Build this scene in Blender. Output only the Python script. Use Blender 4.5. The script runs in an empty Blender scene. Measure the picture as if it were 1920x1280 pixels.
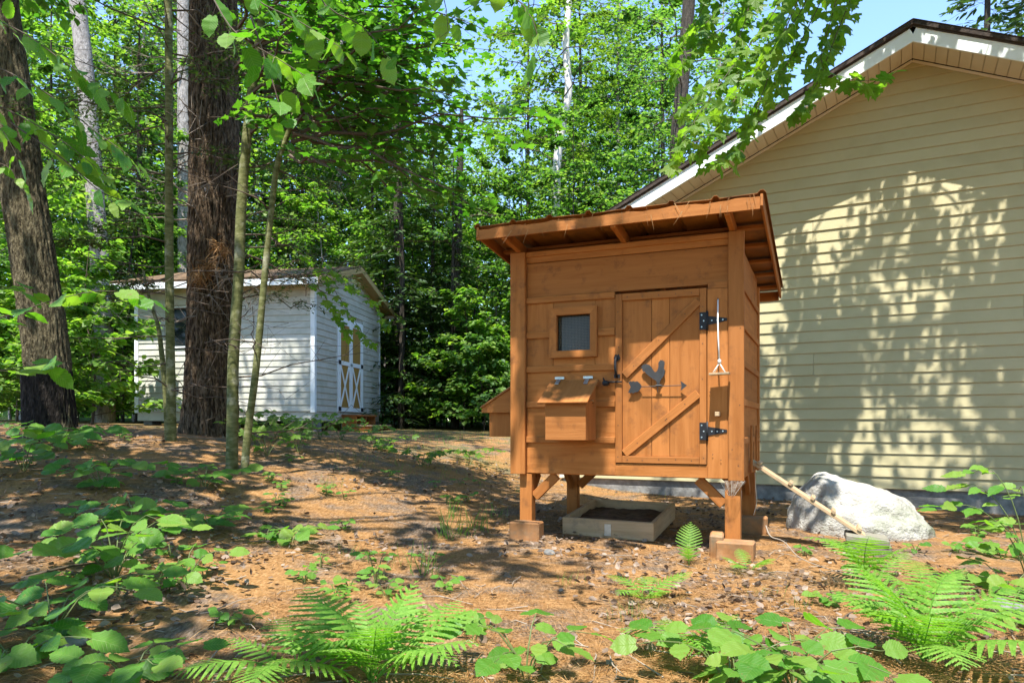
import bpy, math, random
import numpy as np
from mathutils import Vector, Matrix, noise as mnoise

# ------------------------------------------------------------------ camera, sky, sun, exposure
SC = bpy.context.scene
COL = SC.collection
cam_data = bpy.data.cameras.new('camera')
cam_data.lens = 25.69
cam_data.sensor_width = 36.0
cam_data.shift_y = 0.0818
cam_data.clip_start = 0.05
cam_data.clip_end = 2000.0
cam = bpy.data.objects.new('camera', cam_data)
cam.location = (0, 0, 1.0)
cam.rotation_euler = (math.radians(90), 0, 0)
COL.objects.link(cam)
SC.camera = cam

SUN_TO = Vector((-0.109, -0.375, 0.9205)).normalized()
world = bpy.data.worlds.new('World')
SC.world = world
world.use_nodes = True
wn = world.node_tree
wn.nodes.clear()
w_out = wn.nodes.new('ShaderNodeOutputWorld')
w_bg = wn.nodes.new('ShaderNodeBackground')
w_sky = wn.nodes.new('ShaderNodeTexSky')
w_sky.sky_type = 'NISHITA'
w_sky.sun_disc = False
w_sky.sun_elevation = math.asin(SUN_TO.z)
w_sky.sun_rotation = math.atan2(SUN_TO.x, SUN_TO.y) % (2 * math.pi)
w_sky.air_density = 1.0
w_sky.dust_density = 0.05
w_sky.ozone_density = 4.0
w_bg.inputs['Strength'].default_value = 0.15
wn.links.new(w_sky.outputs[0], w_bg.inputs[0])
wn.links.new(w_bg.outputs[0], w_out.inputs[0])

sun_data = bpy.data.lights.new('sun', 'SUN')
sun_data.energy = 4.3
sun_data.angle = math.radians(0.53)
sun_data.color = (1.0, 0.955, 0.89)
sun = bpy.data.objects.new('sun', sun_data)
sun.rotation_euler = SUN_TO.to_track_quat('Z', 'Y').to_euler()
sun.location = SUN_TO * 60
COL.objects.link(sun)

SC.view_settings.view_transform = 'Standard'
SC.view_settings.look = 'None'
SC.view_settings.exposure = 1.65
SC.view_settings.gamma = 1.0
SC.view_settings.use_curve_mapping = False
SC.render.engine = 'CYCLES'
SC.cycles.use_denoising = True
SC.cycles.max_bounces = 7
SC.cycles.diffuse_bounces = 4
SC.cycles.glossy_bounces = 2
SC.cycles.transmission_bounces = 4
SC.cycles.transparent_max_bounces = 8
SC.cycles.caustics_reflective = False
SC.cycles.caustics_refractive = False
SC.cycles.sample_clamp_indirect = 6.0

F_PX, H_PX, EYE = 1370.0, 797.0, 1.0
R = random.Random(7)
RNG = np.random.default_rng(11)
PI = math.pi


def at(px, py, Y):
    """photo pixel at depth Y -> place in the yard"""
    return Vector(((px - 960) / F_PX * Y, Y, EYE + (H_PX - py) / F_PX * Y))


# ------------------------------------------------------------------ mesh helpers
def mesh_np(name, V, faces, mat=None, smooth=False):
    """V (n,3); faces = list of int arrays (m,k)"""
    me = bpy.data.meshes.new(name)
    V = np.asarray(V, dtype=np.float32)
    faces = [np.asarray(f, dtype=np.int32) for f in faces if len(f)]
    me.vertices.add(len(V))
    me.vertices.foreach_set('co', V.ravel())
    idx = np.concatenate([f.ravel() for f in faces])
    starts, o = [], 0
    for f in faces:
        k = f.shape[1]
        starts.append(o + np.arange(len(f)) * k)
        o += f.size
    starts = np.concatenate(starts).astype(np.int32)
    me.loops.add(len(idx))
    me.loops.foreach_set('vertex_index', idx)
    me.polygons.add(len(starts))
    me.polygons.foreach_set('loop_start', starts)
    me.polygons.foreach_set('use_smooth', np.full(len(starts), bool(smooth)))
    me.update(calc_edges=True)
    if mat:
        me.materials.append(mat)
    return me


class MB:
    """collects shapes that make up one mesh"""
    def __init__(self):
        self.v, self.q, self.t, self.n = [], [], [], 0

    def add(self, V, quads=None, tris=None):
        V = np.asarray(V, dtype=np.float32)
        if quads is not None and len(quads):
            self.q.append(np.asarray(quads, dtype=np.int32) + self.n)
        if tris is not None and len(tris):
            self.t.append(np.asarray(tris, dtype=np.int32) + self.n)
        self.v.append(V)
        self.n += len(V)

    def tube(self, pts, radii, sides=6, cap=True):
        P = np.asarray([tuple(p) for p in pts], dtype=float)
        n = len(P)
        rad = np.broadcast_to(np.asarray(radii, dtype=float), (n,))
        T = np.gradient(P, axis=0)
        T /= (np.linalg.norm(T, axis=1)[:, None] + 1e-9)
        ref = np.array([0.31, 0.17, 0.93]) if abs(T[:, 2]).mean() < 0.8 else np.array([0.9, 0.3, 0.1])
        A = np.cross(T, ref)
        A /= (np.linalg.norm(A, axis=1)[:, None] + 1e-9)
        B = np.cross(T, A)
        a = np.arange(sides) / sides * 2 * PI
        ring = A[:, None, :] * np.cos(a)[None, :, None] + B[:, None, :] * np.sin(a)[None, :, None]
        V = (P[:, None, :] + ring * rad[:, None, None]).reshape(-1, 3)
        i = np.arange(n - 1)[:, None] * sides
        j = np.arange(sides)[None, :]
        j2 = (j + 1) % sides
        Q = np.stack([i + j, i + sides + j, i + sides + j2, i + j2], axis=-1).reshape(-1, 4)
        tris = []
        if cap:
            V = np.vstack([V, P[0], P[-1]])
            c0, c1 = n * sides, n * sides + 1
            for k in range(sides):
                tris.append((c0, k, (k + 1) % sides))
                tris.append((c1, (n - 1) * sides + (k + 1) % sides, (n - 1) * sides + k))
        self.add(V, Q, tris if tris else None)

    def leaves(self, tmpl, pos, fwd, up, size):
        """many copies of a leaf template; fwd/up (n,3)"""
        tv, tt, tq = tmpl
        n = len(pos)
        if n == 0:
            return
        fwd = fwd / (np.linalg.norm(fwd, axis=1)[:, None] + 1e-9)
        side = np.cross(fwd, up)
        side /= (np.linalg.norm(side, axis=1)[:, None] + 1e-9)
        nrm = np.cross(side, fwd)
        size = np.broadcast_to(np.asarray(size, dtype=float), (n,))
        V = (pos[:, None, :] + (side[:, None, :] * tv[None, :, 0:1] + fwd[:, None, :] * tv[None, :, 1:2]
             + nrm[:, None, :] * tv[None, :, 2:3]) * size[:, None, None]).reshape(-1, 3)
        off = (np.arange(n) * len(tv))[:, None, None]
        T = (tt[None] + off).reshape(-1, 3) if len(tt) else None
        Q = (tq[None] + off).reshape(-1, 4) if len(tq) else None
        self.add(V, Q, T)

    def mesh(self, name, mat=None, smooth=False):
        f = []
        if self.q:
            f.append(np.concatenate(self.q))
        if self.t:
            f.append(np.concatenate(self.t))
        return mesh_np(name, np.concatenate(self.v), f, mat, smooth)


def obj(name, me, parent=None, loc=None, rot=None):
    o = bpy.data.objects.new(name, me)
    COL.objects.link(o)
    if parent is not None:
        o.parent = parent
    if loc is not None:
        o.location = loc
    if rot is not None:
        o.rotation_euler = rot
    return o


def tag(o, label=None, cat=None, group=None, kind=None):
    if label:
        o['label'] = label
    if cat:
        o['category'] = cat
    if group:
        o['group'] = group
    if kind:
        o['kind'] = kind
    return o


def thing(name, label, cat, loc=(0, 0, 0), rotz=0.0, group=None):
    o = bpy.data.objects.new(name, None)
    o.empty_display_size = 0.1
    COL.objects.link(o)
    o.location = loc
    o.rotation_euler = (0, 0, rotz)
    return tag(o, label, cat, group)


# chamfered box topology
def _cbox_topology():
    S = [(sx, sy, sz) for sx in (-1, 1) for sy in (-1, 1) for sz in (-1, 1)]
    ix = {}
    for c in S:
        for a in range(3):
            ix[(c, a)] = len(ix)

    def co(c, a):
        return np.array([c[i] * (1.0 if i == a else 0.8) for i in range(3)])
    quads, tris = [], []

    def orient(f):
        P = [co(*list(ix.keys())[i]) for i in f]
        n = np.cross(P[1] - P[0], P[2] - P[0])
        return f if np.dot(n, sum(P)) > 0 else f[::-1]
    for a in range(3):
        o1, o2 = [i for i in range(3) if i != a]
        for s in (-1, 1):
            f = []
            for (p, q) in ((-1, -1), (1, -1), (1, 1), (-1, 1)):
                c = [0, 0, 0]
                c[a], c[o1], c[o2] = s, p, q
                f.append(ix[(tuple(c), a)])
            quads.append(orient(f))
    for e in range(3):
        a, b = [i for i in range(3) if i != e]
        for sa in (-1, 1):
            for sb in (-1, 1):
                c0, c1 = [0, 0, 0], [0, 0, 0]
                c0[a] = c1[a] = sa
                c0[b] = c1[b] = sb
                c0[e], c1[e] = -1, 1
                c0, c1 = tuple(c0), tuple(c1)
                quads.append(orient([ix[(c0, a)], ix[(c1, a)], ix[(c1, b)], ix[(c0, b)]]))
    for c in S:
        tris.append(orient([ix[(c, 0)], ix[(c, 1)], ix[(c, 2)]]))
    return list(ix.keys()), np.array(quads), np.array(tris)


CB_KEYS, CB_Q, CB_T = _cbox_topology()
CB_SIGN = np.array([c for c, a in CB_KEYS], dtype=float)
CB_AX = np.array([[1.0 if i == a else 0.0 for i in range(3)] for c, a in CB_KEYS])


def cbox_verts(hx, hy, hz, b):
    h = np.array([hx, hy, hz])
    b = min(b, 0.45 * h.min())
    return CB_SIGN * (h[None] - b * (1 - CB_AX))


_box_cache = {}


def bd(parent, name, x0, x1, y0, y1, z0, z1, mat, b=0.003, rot=None, axis=None):
    """one sawn piece between two corners, in its parent's space"""
    d = (abs(x1 - x0), abs(y1 - y0), abs(z1 - z0))
    if isinstance(mat, (list, tuple)):
        mt = mat[int(np.argmax(d)) if axis is None else axis]
    else:
        mt = mat
    key = tuple(round(v, 4) for v in d) + (mt.name, b)
    me = _box_cache.get(key)
    if me is None:
        me = mesh_np(name, cbox_verts(d[0] / 2, d[1] / 2, d[2] / 2, b), [CB_Q, CB_T], mt)
        _box_cache[key] = me
    return obj(name, me, parent, ((x0 + x1) / 2, (y0 + y1) / 2, (z0 + z1) / 2), rot)


def bar(parent, name, p0, p1, w, t, mat, up=(0, 1, 0), b=0.003):
    """piece of timber from p0 to p1; w across, t along 'up'"""
    p0, p1 = Vector(p0), Vector(p1)
    d = p1 - p0
    L = d.length
    xx = d.normalized()
    yy = Vector(up)
    yy = (yy - xx * yy.dot(xx)).normalized()
    zz = xx.cross(yy)
    m = mat[0] if isinstance(mat, (list, tuple)) else mat
    me = mesh_np(name, cbox_verts(L / 2, t / 2, w / 2, b), [CB_Q, CB_T], m)
    o = obj(name, me, parent)
    M = Matrix((xx, yy, zz)).transposed().to_4x4()
    M.translation = (p0 + p1) / 2
    o.matrix_local = M
    return o


def prism(poly, y0, y1):
    """outline in (x,z) given depth along y"""
    n = len(poly)
    V = [(x, y0, z) for x, z in poly] + [(x, y1, z) for x, z in poly]
    me = bpy.data.meshes.new('shape')
    area = sum(poly[i][0] * poly[(i + 1) % n][1] - poly[(i + 1) % n][0] * poly[i][1] for i in range(n))
    F = [list(range(n)), list(range(2 * n - 1, n - 1, -1))]
    F += [[(i + 1) % n, i, n + i, n + (i + 1) % n] for i in range(n)]
    if area < 0:
        F = [f[::-1] for f in F]
    me.from_pydata(V, [], F)
    me.update()
    return me


# ------------------------------------------------------------------ numpy noise
_perm = np.random.default_rng(3).random((256, 256))


def vnoise(x, y, s=1.0, ox=0.0):
    x = np.asarray(x, dtype=float) / s + ox + 1000
    y = np.asarray(y, dtype=float) / s + ox * 1.7 + 1000
    xi, yi = np.floor(x).astype(int), np.floor(y).astype(int)
    fx, fy = x - xi, y - yi
    fx, fy = fx * fx * (3 - 2 * fx), fy * fy * (3 - 2 * fy)
    g = lambda a, b: _perm[a % 256, b % 256]
    return (g(xi, yi) * (1 - fx) + g(xi + 1, yi) * fx) * (1 - fy) + (g(xi, yi + 1) * (1 - fx) + g(xi + 1, yi + 1) * fx) * fy


# ------------------------------------------------------------------ materials
def new_mat(name):
    m = bpy.data.materials.new(name)
    m.use_nodes = True
    nt = m.node_tree
    nt.nodes.clear()
    out = nt.nodes.new('ShaderNodeOutputMaterial')
    return m, nt, out


def N(nt, kind, **kw):
    n = nt.nodes.new(kind)
    for k, v in kw.items():
        if k.startswith('i_'):
            key = k[2:]
            key = int(key) if key.isdigit() else key.replace('_', ' ')
            n.inputs[key].default_value = v
        else:
            setattr(n, k, v)
    return n


def ramp(nt, fac, stops):
    r = nt.nodes.new('ShaderNodeValToRGB')
    el = r.color_ramp.elements
    while len(el) < len(stops):
        el.new(0.5)
    for e, (p, c) in zip(el, stops):
        e.position = p
        e.color = (c[0], c[1], c[2], 1)
    nt.links.new(fac, r.inputs[0])
    return r


def coords(nt, scale=(1, 1, 1), per_object=True, which='Object'):
    tc = N(nt, 'ShaderNodeTexCoord')
    mp = N(nt, 'ShaderNodeMapping')
    mp.inputs['Scale'].default_value = scale
    nt.links.new(tc.outputs[which], mp.inputs[0])
    if per_object:
        oi = N(nt, 'ShaderNodeObjectInfo')
        mu = N(nt, 'ShaderNodeMath', operation='MULTIPLY', i_1=37.0)
        nt.links.new(oi.outputs['Random'], mu.inputs[0])
        cb = N(nt, 'ShaderNodeCombineXYZ')
        for k in range(3):
            nt.links.new(mu.outputs[0], cb.inputs[k])
        nt.links.new(cb.outputs[0], mp.inputs['Location'])
    return mp.outputs[0]


def surface(name, stops, scale=(1, 1, 1), nscale=4.0, detail=6.0, rough=(0.6, 0.8), bump=0.2, bump_dist=0.01,
            tint=0.12, per_object=True, spec=0.3, fine=None, distort=0.0, dirt=None):
    """noise-coloured solid surface with relief; tint = spread of tone from piece to piece"""
    m, nt, out = new_mat(name)
    L = nt.links.new
    p = N(nt, 'ShaderNodeBsdfPrincipled')
    p.inputs['Specular IOR Level'].default_value = spec
    v = coords(nt, scale, per_object)
    n1 = N(nt, 'ShaderNodeTexNoise', i_Scale=nscale, i_Detail=detail, i_Roughness=0.6, i_Distortion=distort)
    L(v, n1.inputs['Vector'])
    r = ramp(nt, n1.outputs[0], stops)
    colour = r.outputs[0]
    if dirt:
        dcol, dscale, lo, hi = dirt
        v2 = coords(nt, (1, 1, 1), per_object)
        n2 = N(nt, 'ShaderNodeTexNoise', i_Scale=dscale, i_Detail=5.0, i_Roughness=0.65)
        L(v2, n2.inputs['Vector'])
        mr = N(nt, 'ShaderNodeMapRange', i_1=lo, i_2=hi)
        L(n2.outputs[0], mr.inputs[0])
        mx = N(nt, 'ShaderNodeMix', data_type='RGBA')
        L(mr.outputs[0], mx.inputs[0])
        L(colour, mx.inputs[6])
        mx.inputs[7].default_value = (*dcol, 1)
        colour = mx.outputs[2]
    if tint:
        oi = N(nt, 'ShaderNodeObjectInfo')
        mr = N(nt, 'ShaderNodeMapRange', i_3=1 - tint, i_4=1 + tint)
        L(oi.outputs['Random'], mr.inputs[0])
        hs = N(nt, 'ShaderNodeHueSaturation')
        L(mr.outputs[0], hs.inputs['Value'])
        L(colour, hs.inputs['Color'])
        colour = hs.outputs[0]
    L(colour, p.inputs['Base Color'])
    mr = N(nt, 'ShaderNodeMapRange', i_3=rough[0], i_4=rough[1])
    L(n1.outputs[0], mr.inputs[0])
    L(mr.outputs[0], p.inputs['Roughness'])
    h = n1.outputs[0]
    if fine:
        v3 = coords(nt, fine[0], per_object)
        n3 = N(nt, 'ShaderNodeTexNoise', i_Scale=fine[1], i_Detail=3.0, i_Roughness=0.7)
        L(v3, n3.inputs['Vector'])
        ad = N(nt, 'ShaderNodeMath', operation='ADD')
        L(h, ad.inputs[0])
        L(n3.outputs[0], ad.inputs[1])
        h = ad.outputs[0]
    if bump:
        b = N(nt, 'ShaderNodeBump', i_Strength=bump, i_Distance=bump_dist)
        L(h, b.inputs['Height'])
        L(b.outputs[0], p.inputs['Normal'])
    L(p.outputs[0], out.inputs[0])
    return m


def wood(name, dark, light, rough=(0.55, 0.75), tint=0.1, grain=1.0, bump=0.25, dirt=None, spec=0.3):
    """three materials, grain along x, y or z of the piece"""
    res = []
    mid = tuple((a + b) / 2 for a, b in zip(dark, light))
    for a in range(3):
        sc = [9.0 * grain] * 3
        sc[a] = 0.7
        fs = [30.0] * 3
        fs[a] = 2.0
        res.append(surface(f'{name}_grain_{"xyz"[a]}', [(0.25, dark), (0.5, mid), (0.78, light)], tuple(sc), 2.6, 5.0, rough,
                           bump, 0.004, tint, True, spec, (tuple(fs), 4.0), 0.6, dirt))
    return res


def leaf_mat(name, cols, trans=0.35, rough=0.42, veins=0.0, spec=0.35, tr_gain=(1.9, 2.15, 0.7)):
    """leaf: reflects and lets light through; tone differs leaf by leaf"""
    m, nt, out = new_mat(name)
    L = nt.links.new
    p = N(nt, 'ShaderNodeBsdfPrincipled', i_Roughness=rough)
    p.inputs['Specular IOR Level'].default_value = spec
    g = N(nt, 'ShaderNodeNewGeometry')
    oi = N(nt, 'ShaderNodeObjectInfo')
    ad = N(nt, 'ShaderNodeMath', operation='ADD')
    L(g.outputs['Random Per Island'], ad.inputs[0])
    mu = N(nt, 'ShaderNodeMath', operation='MULTIPLY', i_1=7.31)
    L(oi.outputs['Random'], mu.inputs[0])
    L(mu.outputs[0], ad.inputs[1])
    fr = N(nt, 'ShaderNodeMath', operation='FRACT')
    L(ad.outputs[0], fr.inputs[0])
    n = len(cols)
    r = ramp(nt, fr.outputs[0], [(i / max(1, n - 1), c) for i, c in enumerate(cols)])
    colour = r.outputs[0]
    if veins:
        sn = N(nt, 'ShaderNodeTexNoise', i_Scale=5.5, i_Detail=4.0)
        L(coords(nt, (1, 1, 1), True), sn.inputs['Vector'])
        sr = N(nt, 'ShaderNodeMapRange', i_1=0.64, i_2=0.72, i_4=0.75)
        L(sn.outputs[0], sr.inputs[0])
        sx = N(nt, 'ShaderNodeMix', data_type='RGBA')
        L(sr.outputs[0], sx.inputs[0])
        L(colour, sx.inputs[6])
        sx.inputs[7].default_value = (0.16, 0.12, 0.03, 1)
        colour = sx.outputs[2]
        tc = N(nt, 'ShaderNodeTexCoord')
        sp = N(nt, 'ShaderNodeSeparateXYZ')
        L(tc.outputs['Object'], sp.inputs[0])
        ab = N(nt, 'ShaderNodeMath', operation='ABSOLUTE')
        L(sp.outputs[0], ab.inputs[0])
        a1 = N(nt, 'ShaderNodeMath', operation='MULTIPLY_ADD', i_1=-0.75)
        L(ab.outputs[0], a1.inputs[0])
        L(sp.outputs[1], a1.inputs[2])
        a2 = N(nt, 'ShaderNodeMath', operation='MULTIPLY', i_1=8.5)
        L(a1.outputs[0], a2.inputs[0])
        a3 = N(nt, 'ShaderNodeMath', operation='FRACT')
        L(a2.outputs[0], a3.inputs[0])
        a4 = N(nt, 'ShaderNodeMath', operation='PINGPONG', i_1=0.5)
        L(a3.outputs[0], a4.inputs[0])
        a5 = N(nt, 'ShaderNodeMapRange', i_1=0.0, i_2=0.12, i_3=1.0, i_4=0.0)
        L(a4.outputs[0], a5.inputs[0])
        mid = N(nt, 'ShaderNodeMapRange', i_1=0.0, i_2=0.018, i_3=1.0, i_4=0.0)
        L(ab.outputs[0], mid.inputs[0])
        mxv = N(nt, 'ShaderNodeMath', operation='MAXIMUM')
        L(a5.outputs[0], mxv.inputs[0])
        L(mid.outputs[0], mxv.inputs[1])
        ml = N(nt, 'ShaderNodeMath', operation='MULTIPLY', i_1=veins)
        L(mxv.outputs[0], ml.inputs[0])
        mx = N(nt, 'ShaderNodeMix', data_type='RGBA', blend_type='MIX')
        L(ml.outputs[0], mx.inputs[0])
        L(colour, mx.inputs[6])
        mx.inputs[7].default_value = (0.22, 0.34, 0.08, 1)
        colour = mx.outputs[2]
        b = N(nt, 'ShaderNodeBump', i_Strength=0.35, i_Distance=0.01)
        b.invert = True
        L(mxv.outputs[0], b.inputs['Height'])
        L(b.outputs[0], p.inputs['Normal'])
    L(colour, p.inputs['Base Color'])
    t = N(nt, 'ShaderNodeBsdfTranslucent')
    tm = N(nt, 'ShaderNodeMix', data_type='RGBA', blend_type='MULTIPLY')
    tm.inputs[0].default_value = 1.0
    tm.clamp_result = False
    L(colour, tm.inputs[6])
    tm.inputs[7].default_value = (*tr_gain, 1)
    L(tm.outputs[2], t.inputs[0])
    ms = N(nt, 'ShaderNodeMixShader', i_0=trans)
    L(p.outputs[0], ms.inputs[1])
    L(t.outputs[0], ms.inputs[2])
    L(ms.outputs[0], out.inputs[0])
    return m


def plain(name, col, rough=0.5, metallic=0.0, spec=0.4, tint=0.0):
    return surface(name, [(0.3, tuple(c * 0.82 for c in col)), (0.7, col)], (1, 1, 1), 18.0, 4.0, (rough * 0.85, min(1, rough * 1.15)),
                   0.06, 0.002, tint, True, spec) if metallic == 0 else _metal(name, col, rough, metallic)


def _metal(name, col, rough, metallic):
    m = surface(name, [(0.3, tuple(c * 0.7 for c in col)), (0.7, col)], (1, 1, 1), 25.0, 5.0, (rough * 0.8, min(1, rough * 1.3)), 0.08, 0.002, 0.0)
    for n in m.node_tree.nodes:
        if n.type == 'BSDF_PRINCIPLED':
            n.inputs['Metallic'].default_value = metallic
    return m


STAIN = wood('cedar_stain', (0.26, 0.086, 0.013), (0.40, 0.155, 0.040), (0.72, 0.9), 0.13, 1.0, 0.3, ((0.13, 0.05, 0.016), 7.0, 0.55, 0.80))
STAIN_ROOF = surface('stained_metal', [(0.3, (0.20, 0.078, 0.018)), (0.7, (0.34, 0.14, 0.035))], (1, 1, 1), 7.0, 6.0, (0.4, 0.7), 0.1, 0.003, 0.05,
                     dirt=((0.10, 0.05, 0.025), 5.0, 0.5, 0.75))
RAW_WOOD = wood('raw_pine', (0.28, 0.19, 0.10), (0.45, 0.33, 0.20), (0.6, 0.85), 0.12, 1.0, 0.35, ((0.16, 0.14, 0.10), 6.0, 0.52, 0.8))
GREY_WOOD = wood('weathered_wood', (0.13, 0.12, 0.09), (0.27, 0.25, 0.195), (0.75, 0.95), 0.12, 1.2, 0.6, ((0.10, 0.10, 0.07), 5.0, 0.5, 0.75))
VINYL = surface('cream_vinyl', [(0.3, (0.40, 0.355, 0.20)), (0.7, (0.45, 0.40, 0.235))], (1, 1, 1), 1.2, 5.0, (0.42, 0.6), 0.05, 0.003, 0.03,
                fine=((2.0, 30.0, 60.0), 3.0), dirt=((0.34, 0.30, 0.16), 1.3, 0.5, 0.9))
WHITE_SIDING = surface('white_siding', [(0.3, (0.45, 0.44, 0.38)), (0.7, (0.53, 0.52, 0.46))], (1, 1, 1), 2.0, 5.0, (0.45, 0.65), 0.05, 0.003, 0.04,
                       dirt=((0.30, 0.31, 0.23), 2.2, 0.42, 0.80))  # dirt mottling, also darkening the shed walls in place of tree shade
WHITE_PAINT = surface('white_paint', [(0.3, (0.70, 0.74, 0.74)), (0.7, (0.78, 0.82, 0.82))], (1, 1, 1), 3.0, 5.0, (0.35, 0.55), 0.06, 0.003, 0.03,
                      dirt=((0.40, 0.42, 0.36), 3.0, 0.55, 0.85))
SOFFIT = surface('cream_soffit', [(0.3, (0.60, 0.54, 0.43)), (0.7, (0.67, 0.61, 0.50))], (1, 1, 1), 3.0, 4.0, (0.45, 0.6), 0.05, 0.003, 0.03)
SHINGLE = surface('dark_shingle', [(0.3, (0.022, 0.016, 0.013)), (0.7, (0.07, 0.052, 0.042))], (1, 1, 1), 30.0, 6.0, (0.8, 0.95), 0.5, 0.01, 0.2)
NEEDLE_ROOF = surface('needle_covered_shingle', [(0.35, (0.04, 0.027, 0.018)), (0.52, (0.11, 0.068, 0.036)), (0.7, (0.20, 0.125, 0.065))], (1, 1, 1), 9.0, 8.0, (0.85, 1.0), 0.6, 0.02, 0.1)
CONCRETE = surface('concrete', [(0.3, (0.10, 0.10, 0.095)), (0.55, (0.19, 0.19, 0.18)), (0.75, (0.28, 0.28, 0.26))], (1, 1, 1), 9.0, 9.0, (0.85, 0.95), 0.6, 0.02, 0.05)
BLACK_IRON = _metal('black_iron', (0.022, 0.023, 0.026), 0.5, 0.3)
STEEL_GREY = _metal('grey_painted_steel', (0.045, 0.045, 0.045), 0.55, 0.15)
GALV = _metal('galvanised_steel', (0.50, 0.58, 0.60), 0.4, 0.85)
WIRE = plain('mesh_wire', (0.24, 0.22, 0.14), 0.6)
ROPE = plain('white_rope', (0.74, 0.72, 0.66), 0.9)
TAN_PANEL = plain('tan_panel', (0.34, 0.20, 0.045), 0.6)
DARK_VOID = plain('dark_interior', (0.012, 0.012, 0.012), 0.9)
SOIL = surface('dark_soil', [(0.3, (0.045, 0.03, 0.018)), (0.7, (0.13, 0.085, 0.05))], (1, 1, 1), 14.0, 8.0, (0.9, 1.0), 0.7, 0.03, 0.0)
GLASS_DARK = plain('dark_window_glass', (0.012, 0.016, 0.018), 0.1, 0.0, 0.3)

# ------------------------------------------------------------------ terrain
CTRL = np.array([
    (0, -4, 0), (-4, -4, 0), (4, -4, 0), (0, 0, 0), (-3, 0, 0.0), (3, 0, 0), (0, 3, 0), (-2, 3, .03), (2, 3, 0), (4, 3, 0), (6, 4, 0), (1, 4.3, 0), (3, 4.5, 0),
    (1.9, 5.3, 0), (1.0, 5.5, 0.0), (0, 5.9, .02), (.64, 7.34, .16), (2.2, 6.7, .02), (1.4, 7.2, .1), (3.2, 6.6, 0), (4.5, 6, 0),
    (.7, 10.4, .06), (.7, 11, .1), (3, 9.3, .03), (5.65, 7.9, 0), (7, 7.3, 0), (9, 6, 0), (3, 12, .1), (6, 11, .1), (9, 12, .2), (-.3, 10.2, .32), (1.5, 9.9, .05), (2.2, 9.5, .03), (1.2, 9.2, .08), (.9, 10.1, .05), (4, 8.6, .02), (.1, 5.7, .0), (-.2, 5.6, .03), (.2, 6.3, .04),
    (-2.9, 7.5, .58), (-3.9, 8.5, .80), (-4.1, 9.7, .95), (-3.3, 10, .88), (-5.2, 8, .93), (-6.2, 7.5, .95), (-7, 9, 1.0),
    (-2, 5, .2), (-3.5, 5, .38), (-5.5, 5, .6), (-1.5, 2.9, .03), (-4, 3, .15), (-6, 3, .3),
    (-1, 6, .13), (-1.2, 8, .38), (-.3, 9, .33), (-1, 10, .58), (0, 12, .6), (-1.5, 12, .75), (-1, 14, .8), (-3, 12.5, .86), (-3.9, 14.2, .86), (-2.3, 16, .83), (0, 16, .85),
    (-6, 13.5, .98), (-8, 11, 1.02), (-6, 17, .95), (2, 16, .8), (5, 16, .6), (0, 20, .92), (-6, 22, 1.0), (6, 22, .9), (12, 18, .8), (-12, 14, 1.1), (-12, 6, .9), (-12, 24, 1.1),
    (14, 8, .2), (12, 0, 0), (-12, -2, .4), (0, 30, 1.0), (-20, 30, 1.2), (20, 30, 1.0), (30, 10, .6), (-30, 10, 1.1), (0, 60, 1.0), (-50, 60, 1.2), (50, 60, 1.0), (0, -30, 0)], dtype=float)


def gz(x, y):
    x, y = np.asarray(x, dtype=float), np.asarray(y, dtype=float)
    sh = x.shape
    xf, yf = x.ravel(), y.ravel()
    z = np.empty_like(xf)
    for a in range(0, len(xf), 20000):
        dx = CTRL[None, :, 0] - xf[a:a + 20000, None]
        dy = CTRL[None, :, 1] - yf[a:a + 20000, None]
        d2 = dx * dx + dy * dy
        far2 = np.minimum(np.partition(d2, 4, axis=1)[:, 4], 400.0)[:, None]
        w = np.exp(-d2 / (2 * (1.0 + 0.35 * far2))) + 1e-5 / (d2 + 1)
        # weighted plane through the surveyed heights
        s0, sx, sy = w.sum(1), (w * dx).sum(1), (w * dy).sum(1)
        sxx, syy, sxy = (w * dx * dx).sum(1) + 0.15 * s0, (w * dy * dy).sum(1) + 0.15 * s0, (w * dx * dy).sum(1)
        zz = CTRL[None, :, 2]
        b0, bx, by = (w * zz).sum(1), (w * zz * dx).sum(1), (w * zz * dy).sum(1)
        A = np.stack([np.stack([s0, sx, sy], -1), np.stack([sx, sxx, sxy], -1), np.stack([sy, sxy, syy], -1)], -2)
        z[a:a + 20000] = np.clip(np.linalg.solve(A, np.stack([b0, bx, by], -1)[..., None])[:, 0, 0], -0.3, 1.6)
    near = np.exp(-((xf / 14) ** 2 + ((yf - 6) / 14) ** 2))
    z = z + near * (0.045 * (vnoise(xf, yf, 0.8) - 0.5) + 0.02 * (vnoise(xf, yf, 0.22, 5.0) - 0.5))
    return z.reshape(sh)


def g1(x, y):
    return float(gz(np.array([x]), np.array([y]))[0])


def on_ground(px, Y):
    x = (px - 960) / F_PX * Y
    return Vector((x, Y, g1(x, Y)))


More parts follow.
